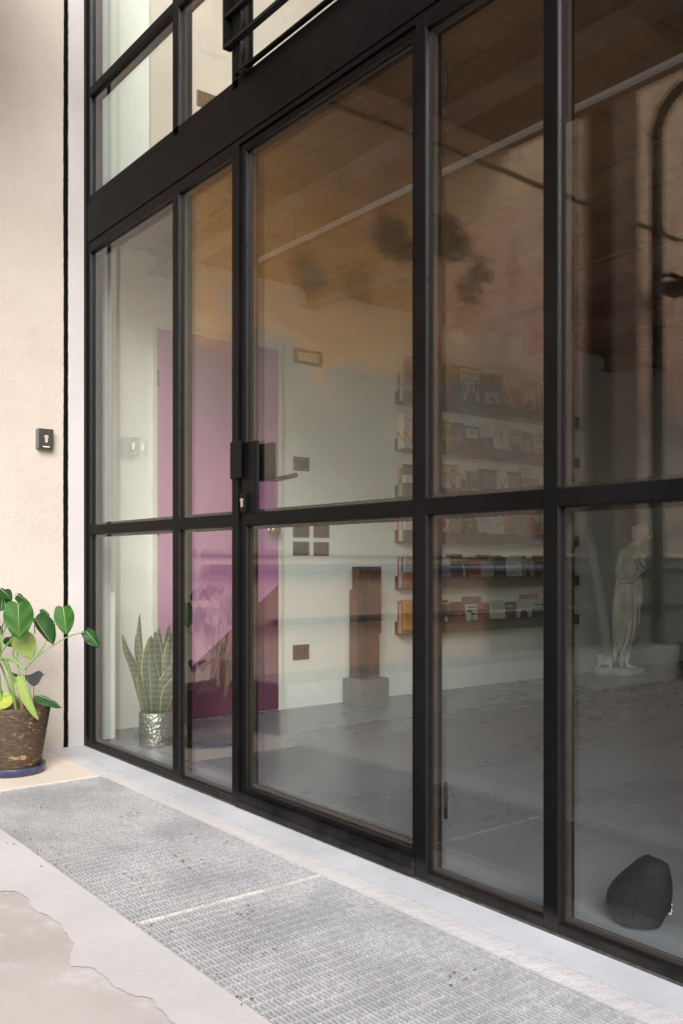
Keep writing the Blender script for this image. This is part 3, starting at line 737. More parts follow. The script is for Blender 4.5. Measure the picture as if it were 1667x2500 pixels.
# topmost ledge
book(0, 2.497, 2.592, .30, (.05, .035, .02), 'dark book with yellow green foliage, left in the topmost ledge', blots(1, [(.25, .28, .04), (.12, .10, .03)], 8))
book(0, 2.593, 2.733, .302, (.10, .03, .015), 'dark red book with flame orange picture on the topmost ledge', blots(2, [(.35, .08, .03), (.22, .05, .02), (.16, .07, .03)], 9))
wb = [('r', .05, .04, .95, .96, (.64, .61, .54)), ('r', .09, .70, .91, .735, K), ('p', [(.09, .08), (.15, .08), (.15, .66), (.09, .66)], K), ('p', [(.85, .08), (.91, .08), (.91, .66), (.85, .66)], K),
      ('p', [(.20, .66), (.29, .66), (.45, .06), (.38, .06)], K), ('p', [(.80, .66), (.71, .66), (.55, .06), (.62, .06)], K),
      ('p', [(.50, .62), (.54, .50), (.36, .06), (.30, .06)], K), ('p', [(.50, .62), (.46, .50), (.64, .06), (.70, .06)], K),
      ('p', [(.50, .34), (.53, .26), (.46, .06), (.42, .06)], K), ('p', [(.50, .34), (.47, .26), (.54, .06), (.58, .06)], K),
      ('r', .07, .80, .17, .90, K), ('r', .09, .82, .15, .88, (.60, .57, .50)), ('r', .83, .80, .93, .90, K), ('r', .85, .82, .91, .88, (.60, .57, .50)), ('x', 'WIENER', .5, .85, .135, K)]
book(0, 2.736, 2.958, .300, K, 'black and white book with lettering WIENER and a large W emblem', wb, tilt=4)
book(0, 2.960, 3.078, .288, BR, 'plain brown tall book just right of the WIENER book', blots(3, [(.13, .085, .06), (.07, .05, .04)], 5))
book(0, 3.079, 3.181, .292, (.12, .065, .035), 'brown tall book with shaded scene, third right of the WIENER book', blots(4, [(.2, .12, .06), (.08, .045, .03)], 6))
book(0, 2.984, 3.112, .150, (.40, .37, .32), 'small pale book with a bee picture, below the brown tall books', [('o', .5, .55, .22, .2, GD), ('o', .35, .7, .12, .1, K), ('o', .68, .38, .13, .12, K), ('o', .55, .56, .08, .07, (.2, .1, .03))], .096, .012)
book(0, 3.113, 3.225, .150, (.20, .13, .09), 'small brown picture book beside the bee book', blots(5, [(.4, .33, .27), (.1, .06, .05)], 6), .096, .012)
book(0, 3.226, 3.254, .294, (.38, .40, .22), 'narrow pale green book on the topmost ledge', [('r', .2, .75, .8, .95, W_)])
book(0, 3.256, 3.348, .216, (.45, .10, .05), 'red orange book with round head silhouette on the topmost ledge', [('o', .5, .62, .33, .26, (.36, .07, .035)), ('r', .3, .05, .7, .4, (.36, .07, .035))], .096, .014)
book(0, 3.350, 3.530, .296, (.50, .46, .40), 'pale large book titled DUMBO with a dark bridge arch', [('x', 'DUMBO', .5, .87, .15, (.15, .12, .10)), ('r', .1, .775, .9, .787, (.15, .12, .10)), ('p', [(.12, .03), (.12, .25), (.4, .35), (.55, .5), (.75, .5), (.92, .25), (.92, .03)], (.24, .17, .14)), ('o', .6, .14, .15, .1, (.42, .36, .30))])
book(0, 3.545, 3.625, .290, (.26, .15, .13), 'dull pink tall book at the right of the topmost ledge', [('r', .2, .6, .4, .95, (.45, .4, .36))])
# second ledge
book(1, 2.476, 2.515, .228, (.50, .48, .05), 'bright yellow narrow book, far left of the second ledge', [('r', .1, .6, .9, .8, (.1, .2, .25))])
book(1, 2.516, 2.545, .212, (.42, .09, .05), 'narrow red book beside the bright yellow one')
book(1, 2.547, 2.680, .214, (.10, .07, .05), 'colourful ornate book with white bottom band on the second ledge', [('p', [(.1, .95), (.5, .55), (.9, .95)], (.35, .28, .04)), ('o', .5, .45, .13, .13, (.45, .2, .04)), ('o', .25, .5, .09, .12, (.4, .26, .05)), ('o', .75, .5, .09, .12, (.4, .26, .05)), ('o', .5, .75, .08, .09, (.1, .13, .25)), ('r', 0.02, .05, .98, .2, W_)] + lines(.2, .8, .13, 1, K))
book(1, 2.681, 2.790, .219, (.10, .09, .17), 'blue violet book with dark tree shape on the second ledge', [('p', [(.3, .1), (.6, .1), (.85, .9), (.2, .9)], (.15, .14, .27)), ('r', .08, .42, .55, .46, (.6, .45, .2))])
book(1, 2.793, 2.932, .206, (.06, .045, .035), 'dark book with a white framed label at its top', [('r', .05, .58, .95, .93, (.5, .47, .42)), ('r', .09, .61, .91, .90, (.55, .52, .46)), ('o', .5, .28, .06, .07, (.35, .2, .06))] + lines(.25, .75, .80, 3, (.2, .15, .13)))
book(1, 2.935, 3.074, .207, (.035, .03, .03), 'black book with white top band and a pale ornament', [('r', .0, .7, 1, .98, (.52, .49, .44)), ('p', [(.5, .55), (.85, .08), (.15, .08)], (.25, .24, .22)), ('o', .5, .3, .1, .11, K)])
book(1, 3.077, 3.243, .236, (.60, .58, .52), 'white book with a slim standing grey figure', [('r', .46, .45, .54, .78, (.22, .2, .19)), ('o', .5, .82, .05, .035, (.22, .2, .19)), ('p', [(.36, .3), (.55, .33), (.5, .04), (.44, .04)], (.3, .28, .26))])
book(1, 3.246, 3.386, .226, (.20, .30, .36), 'blue seascape book with a yellow green upper half', [('r', 0, .58, 1, 1, (.36, .40, .22)), ('r', .3, .08, .42, .5, (.12, .17, .25)), ('r', .55, .08, .65, .4, (.14, .2, .3)), ('o', .72, .45, .07, .05, RD)] + lines(.2, .85, .85, 2, (.14, .2, .14)))
book(1, 3.388, 3.492, .218, (.22, .14, .09), 'brown book with a light horse head picture', [('p', [(.3, .1), (.7, .05), (.8, .4), (.5, .8), (.3, .6)], (.40, .30, .22))])
book(1, 3.494, 3.618, .220, (.46, .36, .32), 'pinkish book with a white label on the second ledge', [('r', .1, .5, .9, .85, W_)] + lines(.2, .8, .75, 3, RD))
# third ledge
book(2, 2.470, 2.504, .195, (.38, .36, .05), 'narrow olive yellow book at the left of the third ledge', blots(8, [(.1, .12, .05)], 3))
book(2, 2.507, 2.663, .217, (.46, .37, .29), 'beige book with a bent reclining figure on the third ledge', [('r', .44, .5, .85, .83, (.46, .36, .28)), ('p', [(.25, .8), (.32, .82), (.3, .5), (.2, .3), (.14, .33)], (.2, .13, .1)), ('o', .55, .12, .25, .05, (.22, .14, .1))] + lines(.45, .85, .80, 6, (.28, .1, .07)))
book(2, 2.560, 2.752, .236, (.48, .22, .19), 'wide pink book behind the beige reclining figure book', [('r', .05, .9, .95, .97, (.42, .18, .16))], .052)
book(2, 2.664, 2.700, .210, K, 'dark book with an orange label, partly covered on the third ledge', [('r', 0, .45, 1, .85, OR)], .076)
book(2, 2.702, 2.812, .192, (.58, .56, .52), 'white book with large black spots on the third ledge', [('o', .3, .28, .2, .16, K), ('o', .7, .55, .2, .2, K), ('o', .28, .3, .07, .06, W_), ('r', .0, .82, .4, .98, OR)])
book(2, 2.814, 2.962, .200, (.075, .055, .11), 'deep purple book with a yellow pair of figures', [('o', .38, .25, .13, .16, GD), ('o', .62, .25, .13, .16, GD), ('o', .5, .14, .2, .08, (.3, .18, .04))] + lines(.2, .85, .9, 4, (.3, .25, .35)))
book(2, 2.964, 3.110, .205, (.21, .165, .19), 'mauve book with a dark doorway at its foot', [('o', .6, .08, .12, .1, K), ('r', .3, .72, .7, .76, (.5, .45, .45))] + lines(.3, .7, .65, 2, (.4, .36, .38)))
book(2, 3.112, 3.232, .205, (.50, .52, .46), 'pale green book with black branching lines', [('p', [(.45, .05), (.5, .05), (.55, .5), (.8, .85), (.76, .87), (.5, .55)], K), ('p', [(.5, .45), (.25, .75), (.22, .73), (.46, .4)], K), ('p', [(.48, .25), (.8, .45), (.79, .48), (.48, .3)], K), ('p', [(.46, .2), (.15, .4), (.14, .37), (.46, .15)], K)])
book(2, 2.96, 3.17, .228, (.33, .22, .07), 'ochre book showing only its top behind the mauve book', [('r', .1, .93, .9, .98, K)], .052)
book(2, 3.234, 3.386, .225, (.11, .09, .05), 'olive brown book with small golden figure on the third ledge', [('o', .45, .2, .1, .2, (.32, .25, .12)), ('r', .15, .78, .85, .82, (.35, .27, .1))] + lines(.2, .8, .7, 2, (.3, .24, .1)))
book(2, 3.388, 3.52, .26, (.46, .42, .35), 'tall pale drawing book behind the red book of the third ledge', [('r', .72, .3, .9, .9, (.50, .47, .42)), ('r', .6, .4, .72, .7, (.2, .19, .2))], .055)
book(2, 3.405, 3.545, .184, (.42, .075, .05), 'red book titled ASCOLI on the third ledge', [('x', 'ASCOLI', .5, .86, .17, (.55, .2, .13)), ('r', .1, .1, .35, .13, (.5, .2, .14))], .096)
# fourth ledge
book(3, 2.510, 2.652, .193, (.28, .29, .035), 'olive book with a pale keyhole shape and red oval', [('p', [(.18, .05), (.82, .05), (.72, .38), (.9, .7), (.75, .98), (.25, .98), (.1, .7), (.28, .38)], (.52, .42, .36)), ('o', .5, .74, .24, .24, (.46, .06, .04))] + lines(.3, .7, .32, 4, RD))
book(3, 2.655, 2.775, .195, (.12, .08, .05), 'marbled brown and cream book with a small white label', [('p', [(.1, .9), (.5, .7), (.9, .9), (.9, .85), (.5, .64), (.1, .85)], (.42, .33, .22)), ('p', [(.1, .75), (.5, .55), (.9, .75), (.9, .7), (.5, .48), (.1, .7)], (.42, .33, .22)), ('p', [(.1, .6), (.5, .38), (.9, .6), (.9, .54), (.5, .32), (.1, .54)], (.40, .30, .2)), ('r', .2, .03, .8, .2, W_)])
book(3, 2.778, 2.915, .195, (.10, .045, .02), 'dark brown book with orange glowing figures', blots(11, [(.4, .15, .05), (.3, .2, .15), (.05, .03, .02)], 8))
book(3, 2.917, 3.046, .205, (.44, .46, .40), 'pale grey green book with a dark rounded hill', [('o', .5, .14, .45, .22, (.09, .08, .07)), ('r', .35, .70, .65, .73, (.25, .22, .2))] + lines(.25, .75, .88, 2, (.25, .23, .2)))
book(3, 3.050, 3.155, .214, (.12, .13, .22), 'blue book peeking up behind the white round label book', [('r', .05, .9, .95, .98, (.18, .19, .3))], .055)
book(3, 3.049, 3.180, .184, (.52, .52, .47), 'white book with a round label above a dark landscape', [('o', .55, .62, .34, .26, (.6, .59, .54)), ('p', [(.0, .04), (.0, .3), (.35, .18), (.7, .2), (.98, .04)], (.12, .09, .07))] + lines(.35, .75, .72, 3, RD))
book(3, 3.183, 3.300, .193, (.50, .14, .06), 'orange book with rows of dark small figures', [('r', .15 + .3*i, .1 + .3*j, .33 + .3*i, .3 + .3*j, (.30, .07, .04)) for i in range(3) for j in range(2)] + [('x', '0', .85, .86, .2, K)])
book(3, 3.303, 3.438, .192, (.27, .24, .25), 'grey cloudy book between the two orange red books', blots(13, [(.34, .32, .33), (.2, .18, .19), (.4, .33, .28)], 6))
book(3, 3.441, 3.60, .255, (.50, .12, .08), 'tall coral red book with a beige window panel', [('r', .42, .62, .98, .82, (.5, .44, .35)), ('r', 0, 0, .3, 1, (.55, .16, .1)), ('r', .4, .15, .9, .17, (.6, .3, .22))])
# fifth ledge
book(4, 2.470, 2.520, .196, (.56, .54, .5), 'white book edge with a red diamond on the fifth ledge', [('p', [(.1, .35), (.6, .55), (.95, .35), (.6, .15)], RD)])
book(4, 2.522, 2.655, .196, (.11, .115, .17), 'book in white over slate blue bands on the fifth ledge', [('r', 0, .72, 1, 1, (.55, .53, .5)), ('r', .0, .36, 1, .42, (.2, .18, .28)), ('r', .86, .86, .93, .93, K)] + lines(.08, .6, .82, 1, K))
book(4, 2.658, 2.815, .193, (.025, .02, .02), 'black book with a pale woman face emerging from shadow', [('o', .72, .5, .14, .3, (.45, .41, .35)), ('o', .58, .55, .14, .32, (.025, .02, .02)), ('r', .70, .58, .86, .605, K), ('o', .76, .36, .05, .02, (.2, .1, .08)), ('r', .05, .92, .95, .96, (.35, .33, .3))])
book(4, 2.818, 2.945, .195, (.16, .022, .018), 'dark red book with a golden street scene below', [('r', .05, .05, .95, .4, (.28, .17, .06)), ('o', .3, .2, .12, .13, (.38, .26, .1)), ('o', .7, .2, .1, .14, (.12, .07, .04))] + lines(.15, .85, .8, 2, (.4, .2, .15)))
book(4, 2.948, 3.077, .170, (.30, .27, .27), 'grey pink book with red title lines on the fifth ledge', [('r', .05, .05, .95, .5, (.42, .37, .34))] + lines(.2, .8, .4, 3, RD))
book(4, 3.080, 3.207, .20, (.04, .045, .075), 'dark navy book with gold letters VILLE', [('x', 'VILLE', .5, .32, .16, (.36, .25, .1)), ('r', .2, .12, .6, .14, (.3, .25, .2))] + lines(.2, .8, .6, 2, (.3, .3, .33)))
book(4, 3.210, 3.376, .205, (.50, .53, .45), 'pale green white book marked ET on the fifth ledge', [('x', 'ET', .12, .88, .09, K), ('r', .84, .86, .92, .93, K), ('r', .1, .42, .6, .45, (.2, .2, .18)), ('r', .1, .36, .4, .38, (.3, .3, .27))])
book(4, 3.379, 3.510, .194, (.33, .22, .22), 'dusky pink book with a black mountain', [('p', [(.1, .03), (.3, .45), (.45, .62), (.6, .5), (.8, .1), (.8, .03)], (.03, .025, .025)), ('r', .3, .8, .7, .83, (.2, .1, .1))])
book(4, 3.513, 3.64, .22, (.045, .035, .03), 'plain blackish book at the right of the fifth ledge', [('r', .1, .8, .9, .84, (.25, .18, .06))])
for i, (a, b_, c, l) in enumerate(((2.66, 2.80, (.10, .06, .05), 'brown book top showing behind the face book'), (2.95, 3.07, (.08, .05, .045), 'dark book top showing behind the grey pink book'), (3.10, 3.2, (.16, .09, .07), 'reddish book top showing behind the navy book'), (3.3, 3.46, (.06, .08, .16), 'blue book top with yellow corner at the back of the fifth ledge'))):
    book(4, a, b_, .222 - .004*i, c, l, [('r', 0, .94, .12, 1, GD if i == 3 else (.3, .28, .25))], .052)
# lowest ledge
book(5, 2.470, 2.505, .198, (.05, .04, .04), 'narrow black book far left of the lowest ledge', [('r', .2, .7, .8, .74, GY)])
book(5, 2.508, 2.668, .194, (.055, .03, .025), 'dark book with a white seated figure on the lowest ledge', [('p', [(.45, .05), (.85, .05), (.75, .3), (.66, .5), (.55, .5), (.52, .25)], (.40, .38, .34)), ('r', .05, .92, .95, .97, (.45, .42, .38))] + lines(.1, .45, .84, 2, (.35, .3, .28)))
book(5, 2.671, 2.795, .190, (.20, .03, .03), 'deep red book with small pale letters on the lowest ledge', [('r', .38, .55, .62, .6, (.45, .3, .3)), ('r', .45, .08, .55, .22, (.42, .35, .3)), ('r', .75, .08, .85, .18, (.42, .35, .3))])
book(5, 2.798, 2.912, .172, (.56, .55, .5), 'white book with an orange pyramid on the lowest ledge', [('p', [(.05, .04), (.95, .04), (.5, .58)], (.45, .22, .04)), ('o', .35, .72, .26, .06, (.2, .06, .04)), ('o', .62, .6, .3, .04, K), ('r', .2, .84, .9, .9, (.2, .06, .04))])
book(5, 2.915, 3.034, .178, (.36, .06, .035), 'plain brick red book on the lowest ledge', [('r', .88, .0, 1, 1, (.28, .045, .03))])
book(5, 3.037, 3.197, .190, (.50, .51, .40), 'cream green book with tiny riders on the lowest ledge', [('r', .15, .62, .85, .9, (.42, .43, .33)), ('o', .35, .26, .06, .1, (.25, .15, .1)), ('o', .6, .24, .05, .08, (.25, .15, .1)), ('r', .48, .42, .54, .48, K)])
book(5, 3.200, 3.318, .176, (.11, .05, .035), 'brown red photo book on the lowest ledge', blots(17, [(.28, .14, .09), (.06, .03, .03)], 7) + [('r', .1, .8, .7, .84, W_)])
book(5, 3.322, 3.468, .192, (.50, .50, .48), 'pale grey book with a black archway', [('p', [(.22, .04), (.22, .45), (.35, .6), (.65, .6), (.8, .45), (.8, .04)], (.06, .045, .035))] + lines(.15, .7, .85, 2, GY))
book(5, 3.472, 3.63, .192, (.54, .53, .5), 'white book with orange street photograph on the lowest ledge', [('r', .04, .06, .96, .62, (.09, .07, .06)), ('o', .3, .2, .12, .1, OR), ('o', .55, .25, .1, .1, GD), ('o', .75, .2, .1, .1, OR), ('r', .2, .75, .9, .79, K)])
book(5, 2.812, 2.985, .222, (.10, .075, .11), 'dull violet book rising behind the orange pyramid book', [('r', .04, .9, .96, .97, (.15, .12, .16))], .052)
book(5, 2.53, 2.66, .205, (.20, .09, .05), 'brown book top behind the seated figure book', (), .052)
book(5, 3.40, 3.60, .225, (.48, .12, .07), 'coral red book lying across the back of the lowest ledge', (), .052)
# right ends, seen past the next mullion
for row, y0, y1, h, c, l in ((1, 3.70, 3.85, .22, (.3, .12, .09), 'brownish red book near the right end of the second ledge'), (2, 3.66, 3.80, .21, (.30, .10, .06), 'brick coloured book near the right end of the third ledge'), (2, 3.82, 3.96, .20, (.38, .13, .07), 'orange red book at the right end of the third ledge'), (3, 3.68, 3.82, .22, (.24, .09, .08), 'dark rose book near the right end of the fourth ledge'), (3, 3.84, 3.97, .18, (.14, .07, .06), 'maroon book at the right end of the fourth ledge'), (4, 3.70, 3.82, .2, (.25, .04, .04), 'crimson book near the right end of the fifth ledge'), (4, 3.83, 3.97, .21, (.04, .04, .045), 'charcoal book at the right end of the fifth ledge'), (5, 3.68, 3.80, .2, (.09, .1, .13), 'slate book near the right end of the lowest ledge'), (5, 3.82, 3.97, .21, (.10, .12, .17), 'blue grey wave patterned book at the right end of the lowest ledge')):
    book(row, y0, y1, h, c, l, [('r', .1, .7, .8, .74, sh(c, 2)), ('o', .5, .35, .3, .2, sh(c, 1.6))])
# left ends: face-out stacks seen edge-on, spines towards the street
def stack(row, x0, x1, h, col, label, band=None, y1=2.365, txt=None, tc=K):
    y0 = 2.222
    t = thing('book', label, 'book', (WX + (x0+x1)/2, (y0+y1)/2, ZB[row] + .0125), 0, 'books standing on the dark ledges'); w_, d_ = (x1-x0)/2 - .0006, (y1-y0)/2
    bm = bmesh.new(); bx(bm, -w_, -w_ + .002, -d_, d_, 0, h); bx(bm, w_ - .002, w_, -d_, d_, 0, h); bx(bm, -w_ + .002, w_ - .002, -d_, -d_ + .002, 0, h); link('cover', bm, cmat(col), t)
    bm = bmesh.new(); bx(bm, -w_ + .0022, w_ - .0022, -d_ + .0022, d_ - .003, .002, h - .003); link('page_block', bm, 'pages', t)
    if band:
        bm = bmesh.new(); ms = []
        for i, (a, b_, c) in enumerate(band): bx(bm, -w_ - .0003, w_ + .0003, -d_ - .0004, -d_ + .12, a*h, b_*h, i); ms.append(cmat(c))
        link('spine_band', bm, ms, t)
    if txt:
        bm = bmesh.new()
        for i, ch in enumerate(txt): text_bm(bm, ch, .017, ((0, -d_ - .0003, h*.66 - i*.0235), (1, 0, 0), (0, 0, 1)))
        link('spine_title', bm, cmat(tc), t)
    return t
stack(0, .014, .036, .27, (.085, .055, .04), 'dark book with pale spine top, leftmost on the topmost ledge', [(.68, .99, (.32, .29, .25))])
stack(0, .037, .062, .272, (.42, .44, .40), 'grey book with ROBOT down its spine, topmost ledge left end', None, txt='ROBOT')
stack(0, .063, .078, .27, (.11, .065, .045), 'thin brown spine beside the ROBOT book')
stack(0, .079, .094, .285, (.09, .055, .04), 'dark brown front book beside the mullion on the topmost ledge', [(.3, .32, (.3, .26, .2)), (.9, .95, (.35, .3, .25))])
nb = stack(1, .014, .078, .23, (.60, .57, .50), 'thick white book with a huge yellow N at its corner')
bm = bmesh.new()
text_bm(bm, 'N', .115, ((0, -.0720, .075), (1, 0, 0), (0, 0, 1)), 0, depth=.0006)
text_bm(bm, 'NATHAN', .022, ((.0318, -.015, .19), (0, 1, 0), (0, 0, 1)), 1, depth=.0004)
text_bm(bm, 'N', .115, ((.0318, -.036, .075), (0, 1, 0), (0, 0, 1)), 0, depth=.0006)
for k in range(4): bx(bm, .0315, .0320, -.06, .04 - .01*(k % 2), .150 - k*.009, .153 - k*.009, 2)
link('cover_print', bm, [cmat((.50, .28, .04)), cmat((.40, .10, .07)), cmat(GY)], nb)
stack(2, .016, .033, .19, (.24, .25, .28), 'orange over grey blue spine, leftmost on the third ledge', [(.52, .99, (.55, .28, .06))])
stack(2, .034, .058, .205, (.33, .46, .35), 'mint green book with a dark title strip on its spine', [(.4, .9, (.16, .15, .12)), ])
stack(2, .059, .093, .203, (.055, .035, .03), 'dark brown book with a white paper band', [(.42, .66, (.55, .52, .47))])
stack(3, .014, .028, .2, (.48, .07, .05), 'red spine, leftmost on the fourth ledge'); stack(3, .029, .05, .2, (.60, .58, .53), 'white spine between red and green ones on the fourth ledge')
stack(3, .051, .068, .196, (.25, .30, .12), 'green spine on the fourth ledge left end', [(.0, .3, (.33, .38, .22))]); stack(3, .069, .092, .205, (.58, .56, .51), 'white front book with dark foot on the fourth ledge left end', [(0, .35, K)])
stack(4, .014, .03, .2, (.36, .06, .04), 'red spine, leftmost on the fifth ledge', [(.5, .52, W_)]); stack(4, .031, .044, .2, (.60, .58, .54), 'white thin spine on the fifth ledge left end')
stack(4, .045, .066, .2, (.09, .12, .18), 'blue photographic spine on the fifth ledge left end', [(.1, .5, (.3, .22, .18))]); stack(4, .067, .092, .198, (.45, .38, .33), 'pale front book with red edge on the fifth ledge left end', [(0, .5, (.3, .08, .06))])
stack(5, .014, .031, .205, (.40, .10, .04), 'red and yellow edged spine, leftmost on the lowest ledge', [(.0, .4, (.5, .2, .04))]); stack(5, .032, .043, .19, (.60, .58, .52), 'white thin spine on the lowest ledge left end')
stack(5, .044, .060, .215, (.46, .12, .05), 'vermilion spine on the lowest ledge left end'); stack(5, .061, .093, .215, (.50, .24, .03), 'orange front book beside the mullion on the lowest ledge', [(0, .12, (.2, .06, .04))])

# ------------------------------------------------------------------ sculptures, plants, stone
tt = thing('wooden_sculpture', 'tall stepped red brown wooden sculpture on a grey block', 'sculpture', (-4.29, 1.86, 0))
bm = bmesh.new(); bx(bm, -.088, .086, -.113, .113, 0, .157); link('plinth', bm, 'totem_base', tt, bevel=.002)
bm = bmesh.new(); bx(bm, -.045, .0148, -.07, .0695, .157, .45); bx(bm, .0151, .052, -.012, .064, .157, .43); link('lower_block', bm, 'totem', tt, bevel=.001)
bm = bmesh.new(); bx(bm, -.05, .0148, -.0695, .075, .4505, .842); bx(bm, .0151, .058, -.012, .075, .4305, .842); link('upper_block', bm, 'totem', tt, bevel=.001)
bm = bmesh.new(); bx(bm, .015, .042, -.070, -.0125, .157, .70); link('front_slab', bm, 'totem_dark', tt, bevel=.001)
bm = bmesh.new(); bx(bm, .0, .022, -.0905, -.0705, .157, .70); bx(bm, -.06, -.0005, -.082, -.0705, .157, .70); link('side_slab', bm, 'totem', tt, bevel=.001)

# statue
RZ = math.atan2(.5935+.0, .8047)
stt = thing('statue', 'cream plaster statue of a draped woman turning her head, on an oval base', 'statue', (-4.20, 4.33, 0))
ray = Vector((-4.20, 6.03)).normalized(); stt.rotation_euler = (0, 0, math.atan2(-ray.x, ray.y))   # local Y looks away from the street
S = .000688
def sp(x, y, d=0): return Vector(((x - 805)*S*.957, d, max(0, (2052 - y)*S)))
bm = bmesh.new(); n = 40
lo = [bm.verts.new((.19*math.cos(2*math.pi*k/n), .15*math.sin(2*math.pi*k/n), 0)) for k in range(n)]
hi = [bm.verts.new((v.co.x*1.0 + random.uniform(-.002, .002), v.co.y, .048 + random.uniform(-.002, .002))) for v in lo]; hi2 = [bm.verts.new((v.co.x*.95, v.co.y*.95, .057)) for v in lo]
bm.faces.new(lo[::-1]); bm.faces.new(hi2)
for k in range(n):
    bm.faces.new((lo[k], lo[(k+1) % n], hi[(k+1) % n], hi[k])); bm.faces.new((hi[k], hi[(k+1) % n], hi2[(k+1) % n], hi2[k]))
link('base', bm, 'stone_white', stt, True)
# body: one skinned surface
pts = [('pelvis', sp(900, 1130), .066, .062), ('waist', sp(912, 930), .052, .045), ('chest', sp(940, 770), .078, .056), ('neck0', sp(965, 668, -.0), .070, .044), ('neck', sp(1015, 565, -.005), .030, .028), ('head', sp(1040, 490, -.01), .036, .038), ('crown', sp(1060, 430, -.01), .034, .036),
       ('lsh', sp(862, 690, -.01), .042, .040), ('lelb', sp(790, 900, .0), .030, .030), ('lwr', sp(870, 985, -.065), .021, .020), ('lhand', sp(950, 990, -.088), .017, .011),
       ('rsh', sp(1045, 705, .02), .038, .036), ('relb', sp(1085, 890, -.01), .028, .028), ('rwr', sp(1015, 800, -.075), .019, .019), ('rhand', sp(970, 770, -.088), .018, .011),
       ('lhip', sp(870, 1230), .056, .056), ('lknee', sp(850, 1560, -.03), .042, .042), ('lank', sp(850, 1880, .01), .022, .022), ('lfoot', sp(835, 1950, -.05), .018, .013),
       ('rhip', sp(930, 1230), .056, .056), ('rknee', sp(935, 1560, -.01), .044, .044), ('rcalf', sp(915, 1720, .0), .036, .036), ('rank', sp(900, 1900, .01), .021, .021), ('rheel', sp(905, 1950, -.02), .022, .018), ('rfoot', sp(975, 1968, -.05), .02, .012), ('rtoe', sp(1010, 1978, -.065), .014, .008)]
ed = [('pelvis', 'waist'), ('waist', 'chest'), ('chest', 'neck0'), ('neck0', 'neck'), ('neck', 'head'), ('head', 'crown'), ('neck0', 'lsh'), ('lsh', 'lelb'), ('lelb', 'lwr'), ('lwr', 'lhand'), ('neck0', 'rsh'), ('rsh', 'relb'), ('relb', 'rwr'), ('rwr', 'rhand'), ('pelvis', 'lhip'), ('lhip', 'lknee'), ('lknee', 'lank'), ('lank', 'lfoot'), ('pelvis', 'rhip'), ('rhip', 'rknee'), ('rknee', 'rcalf'), ('rcalf', 'rank'), ('rank', 'rheel'), ('rheel', 'rfoot'), ('rfoot', 'rtoe')]
idx = {p[0]: i for i, p in enumerate(pts)}
me = bpy.data.meshes.new('body'); me.from_pydata([p[1] for p in pts], [(idx[a], idx[b]) for a, b in ed], [])
body = bpy.data.objects.new('body', me); C.objects.link(body); me.materials.append(M['stone_white'])
sk = body.modifiers.new('skin', 'SKIN')
for i, p in enumerate(pts):
    me.skin_vertices[0].data[i].radius = (p[2], p[3])
me.skin_vertices[0].data[0].use_root = True
sub = body.modifiers.new('sub', 'SUBSURF'); sub.levels = sub.render_levels = 2
body.parent = stt
for p in me.polygons: p.use_smooth = True
sk.use_smooth_shade = True
# face and hair
def ell(bm, c, r, s_, u=20, v=14): bmesh.ops.create_uvsphere(bm, u_segments=u, v_segments=v, radius=r, matrix=Matrix.Translation(c) @ Matrix.Diagonal((*s_, 1)))
bm = bmesh.new()
ell(bm, sp(1018, 472, -.022), .050, (1, .86, 1.22)); ell(bm, sp(990, 525, -.026), .021, (1.1, 1, .9))     # skull and chin
ell(bm, sp(958, 462, -.03), .0075, (1.1, 1, 1.9), 10, 8); ell(bm, sp(968, 487, -.03), .008, (1, 1.3, .55), 10, 8)
ell(bm, sp(966, 438, -.034), .010, (1, 1.5, .5), 10, 8); ell(bm, sp(1035, 470, -.06), .009, (.9, .6, 1.5), 10, 8)
link('face', bm, 'stone_white', stt, True)
bm = bmesh.new(); ell(bm, sp(1072, 440, .0), .064, (1.02, 1, .98), 48, 32); ell(bm, sp(1142, 478, .01), .035, (1, 1, 1), 32, 24); ell(bm, sp(985, 412, -.02), .026, (1, 1.3, .7), 20, 14)
hc = sp(1068, 432, 0)
for v in bm.verts:
    q = v.co - hc; v.co += q.normalized()*(.0042*math.sin(q.x*190 + 2*math.sin(q.z*120))*math.cos(q.z*170 + q.y*110))
link('hair', bm, 'stone_white', stt, True)
# drapery: folded tube of cloth
prof = [(748, 950, 98, .062), (790, 944, 108, .070), (825, 935, 106, .066), (860, 925, 102, .058), (900, 915, 108, .058), (940, 912, 118, .064), (975, 905, 132, .078), (1010, 900, 128, .072), (1060, 895, 130, .075), (1150, 890, 138, .082), (1300, 890, 142, .085), (1450, 888, 142, .085), (1560, 880, 136, .082), (1650, 868, 118, .076), (1740, 848, 96, .066), (1815, 828, 78, .056), (1850, 815, 60, .046)]
bm = bmesh.new(); n = 120; rings = []
for i, (y, x, w_, d_) in enumerate(prof):
    lev = min(1, max(0, (y - 880)/300)); ring = []
    for k in range(n):
        a = 2*math.pi*k/n
        ph = .35*math.sin(y*.004 + a*2)
        f = 1 + (.05 + .13*lev)*(abs(math.sin(a*6.5 + ph*2.0)) - .55) + (.02 + .035*lev)*math.sin(a*17 + y*.006)
        hem = 0 if i < len(prof) - 3 else (math.sin(a*3 + .5)*.03 + math.cos(a + .6)*.04)
        c = sp(x, y); ring.append(bm.verts.new((c.x + w_*S*.957*f*math.cos(a), d_*f*math.sin(a), c.z + hem*(i - len(prof) + 4)/3)))
    rings.append(ring)
for A_, B_ in zip(rings, rings[1:]):
    for k in range(n): bm.faces.new((A_[k], A_[(k+1) % n], B_[(k+1) % n], B_[k]))
link('drapery', bm, 'stone_white', stt, True).modifiers.new('s', 'SOLIDIFY').thickness = .004
bm = bmesh.new()                                                     # rolled cloth at the waist and the tail held at the right
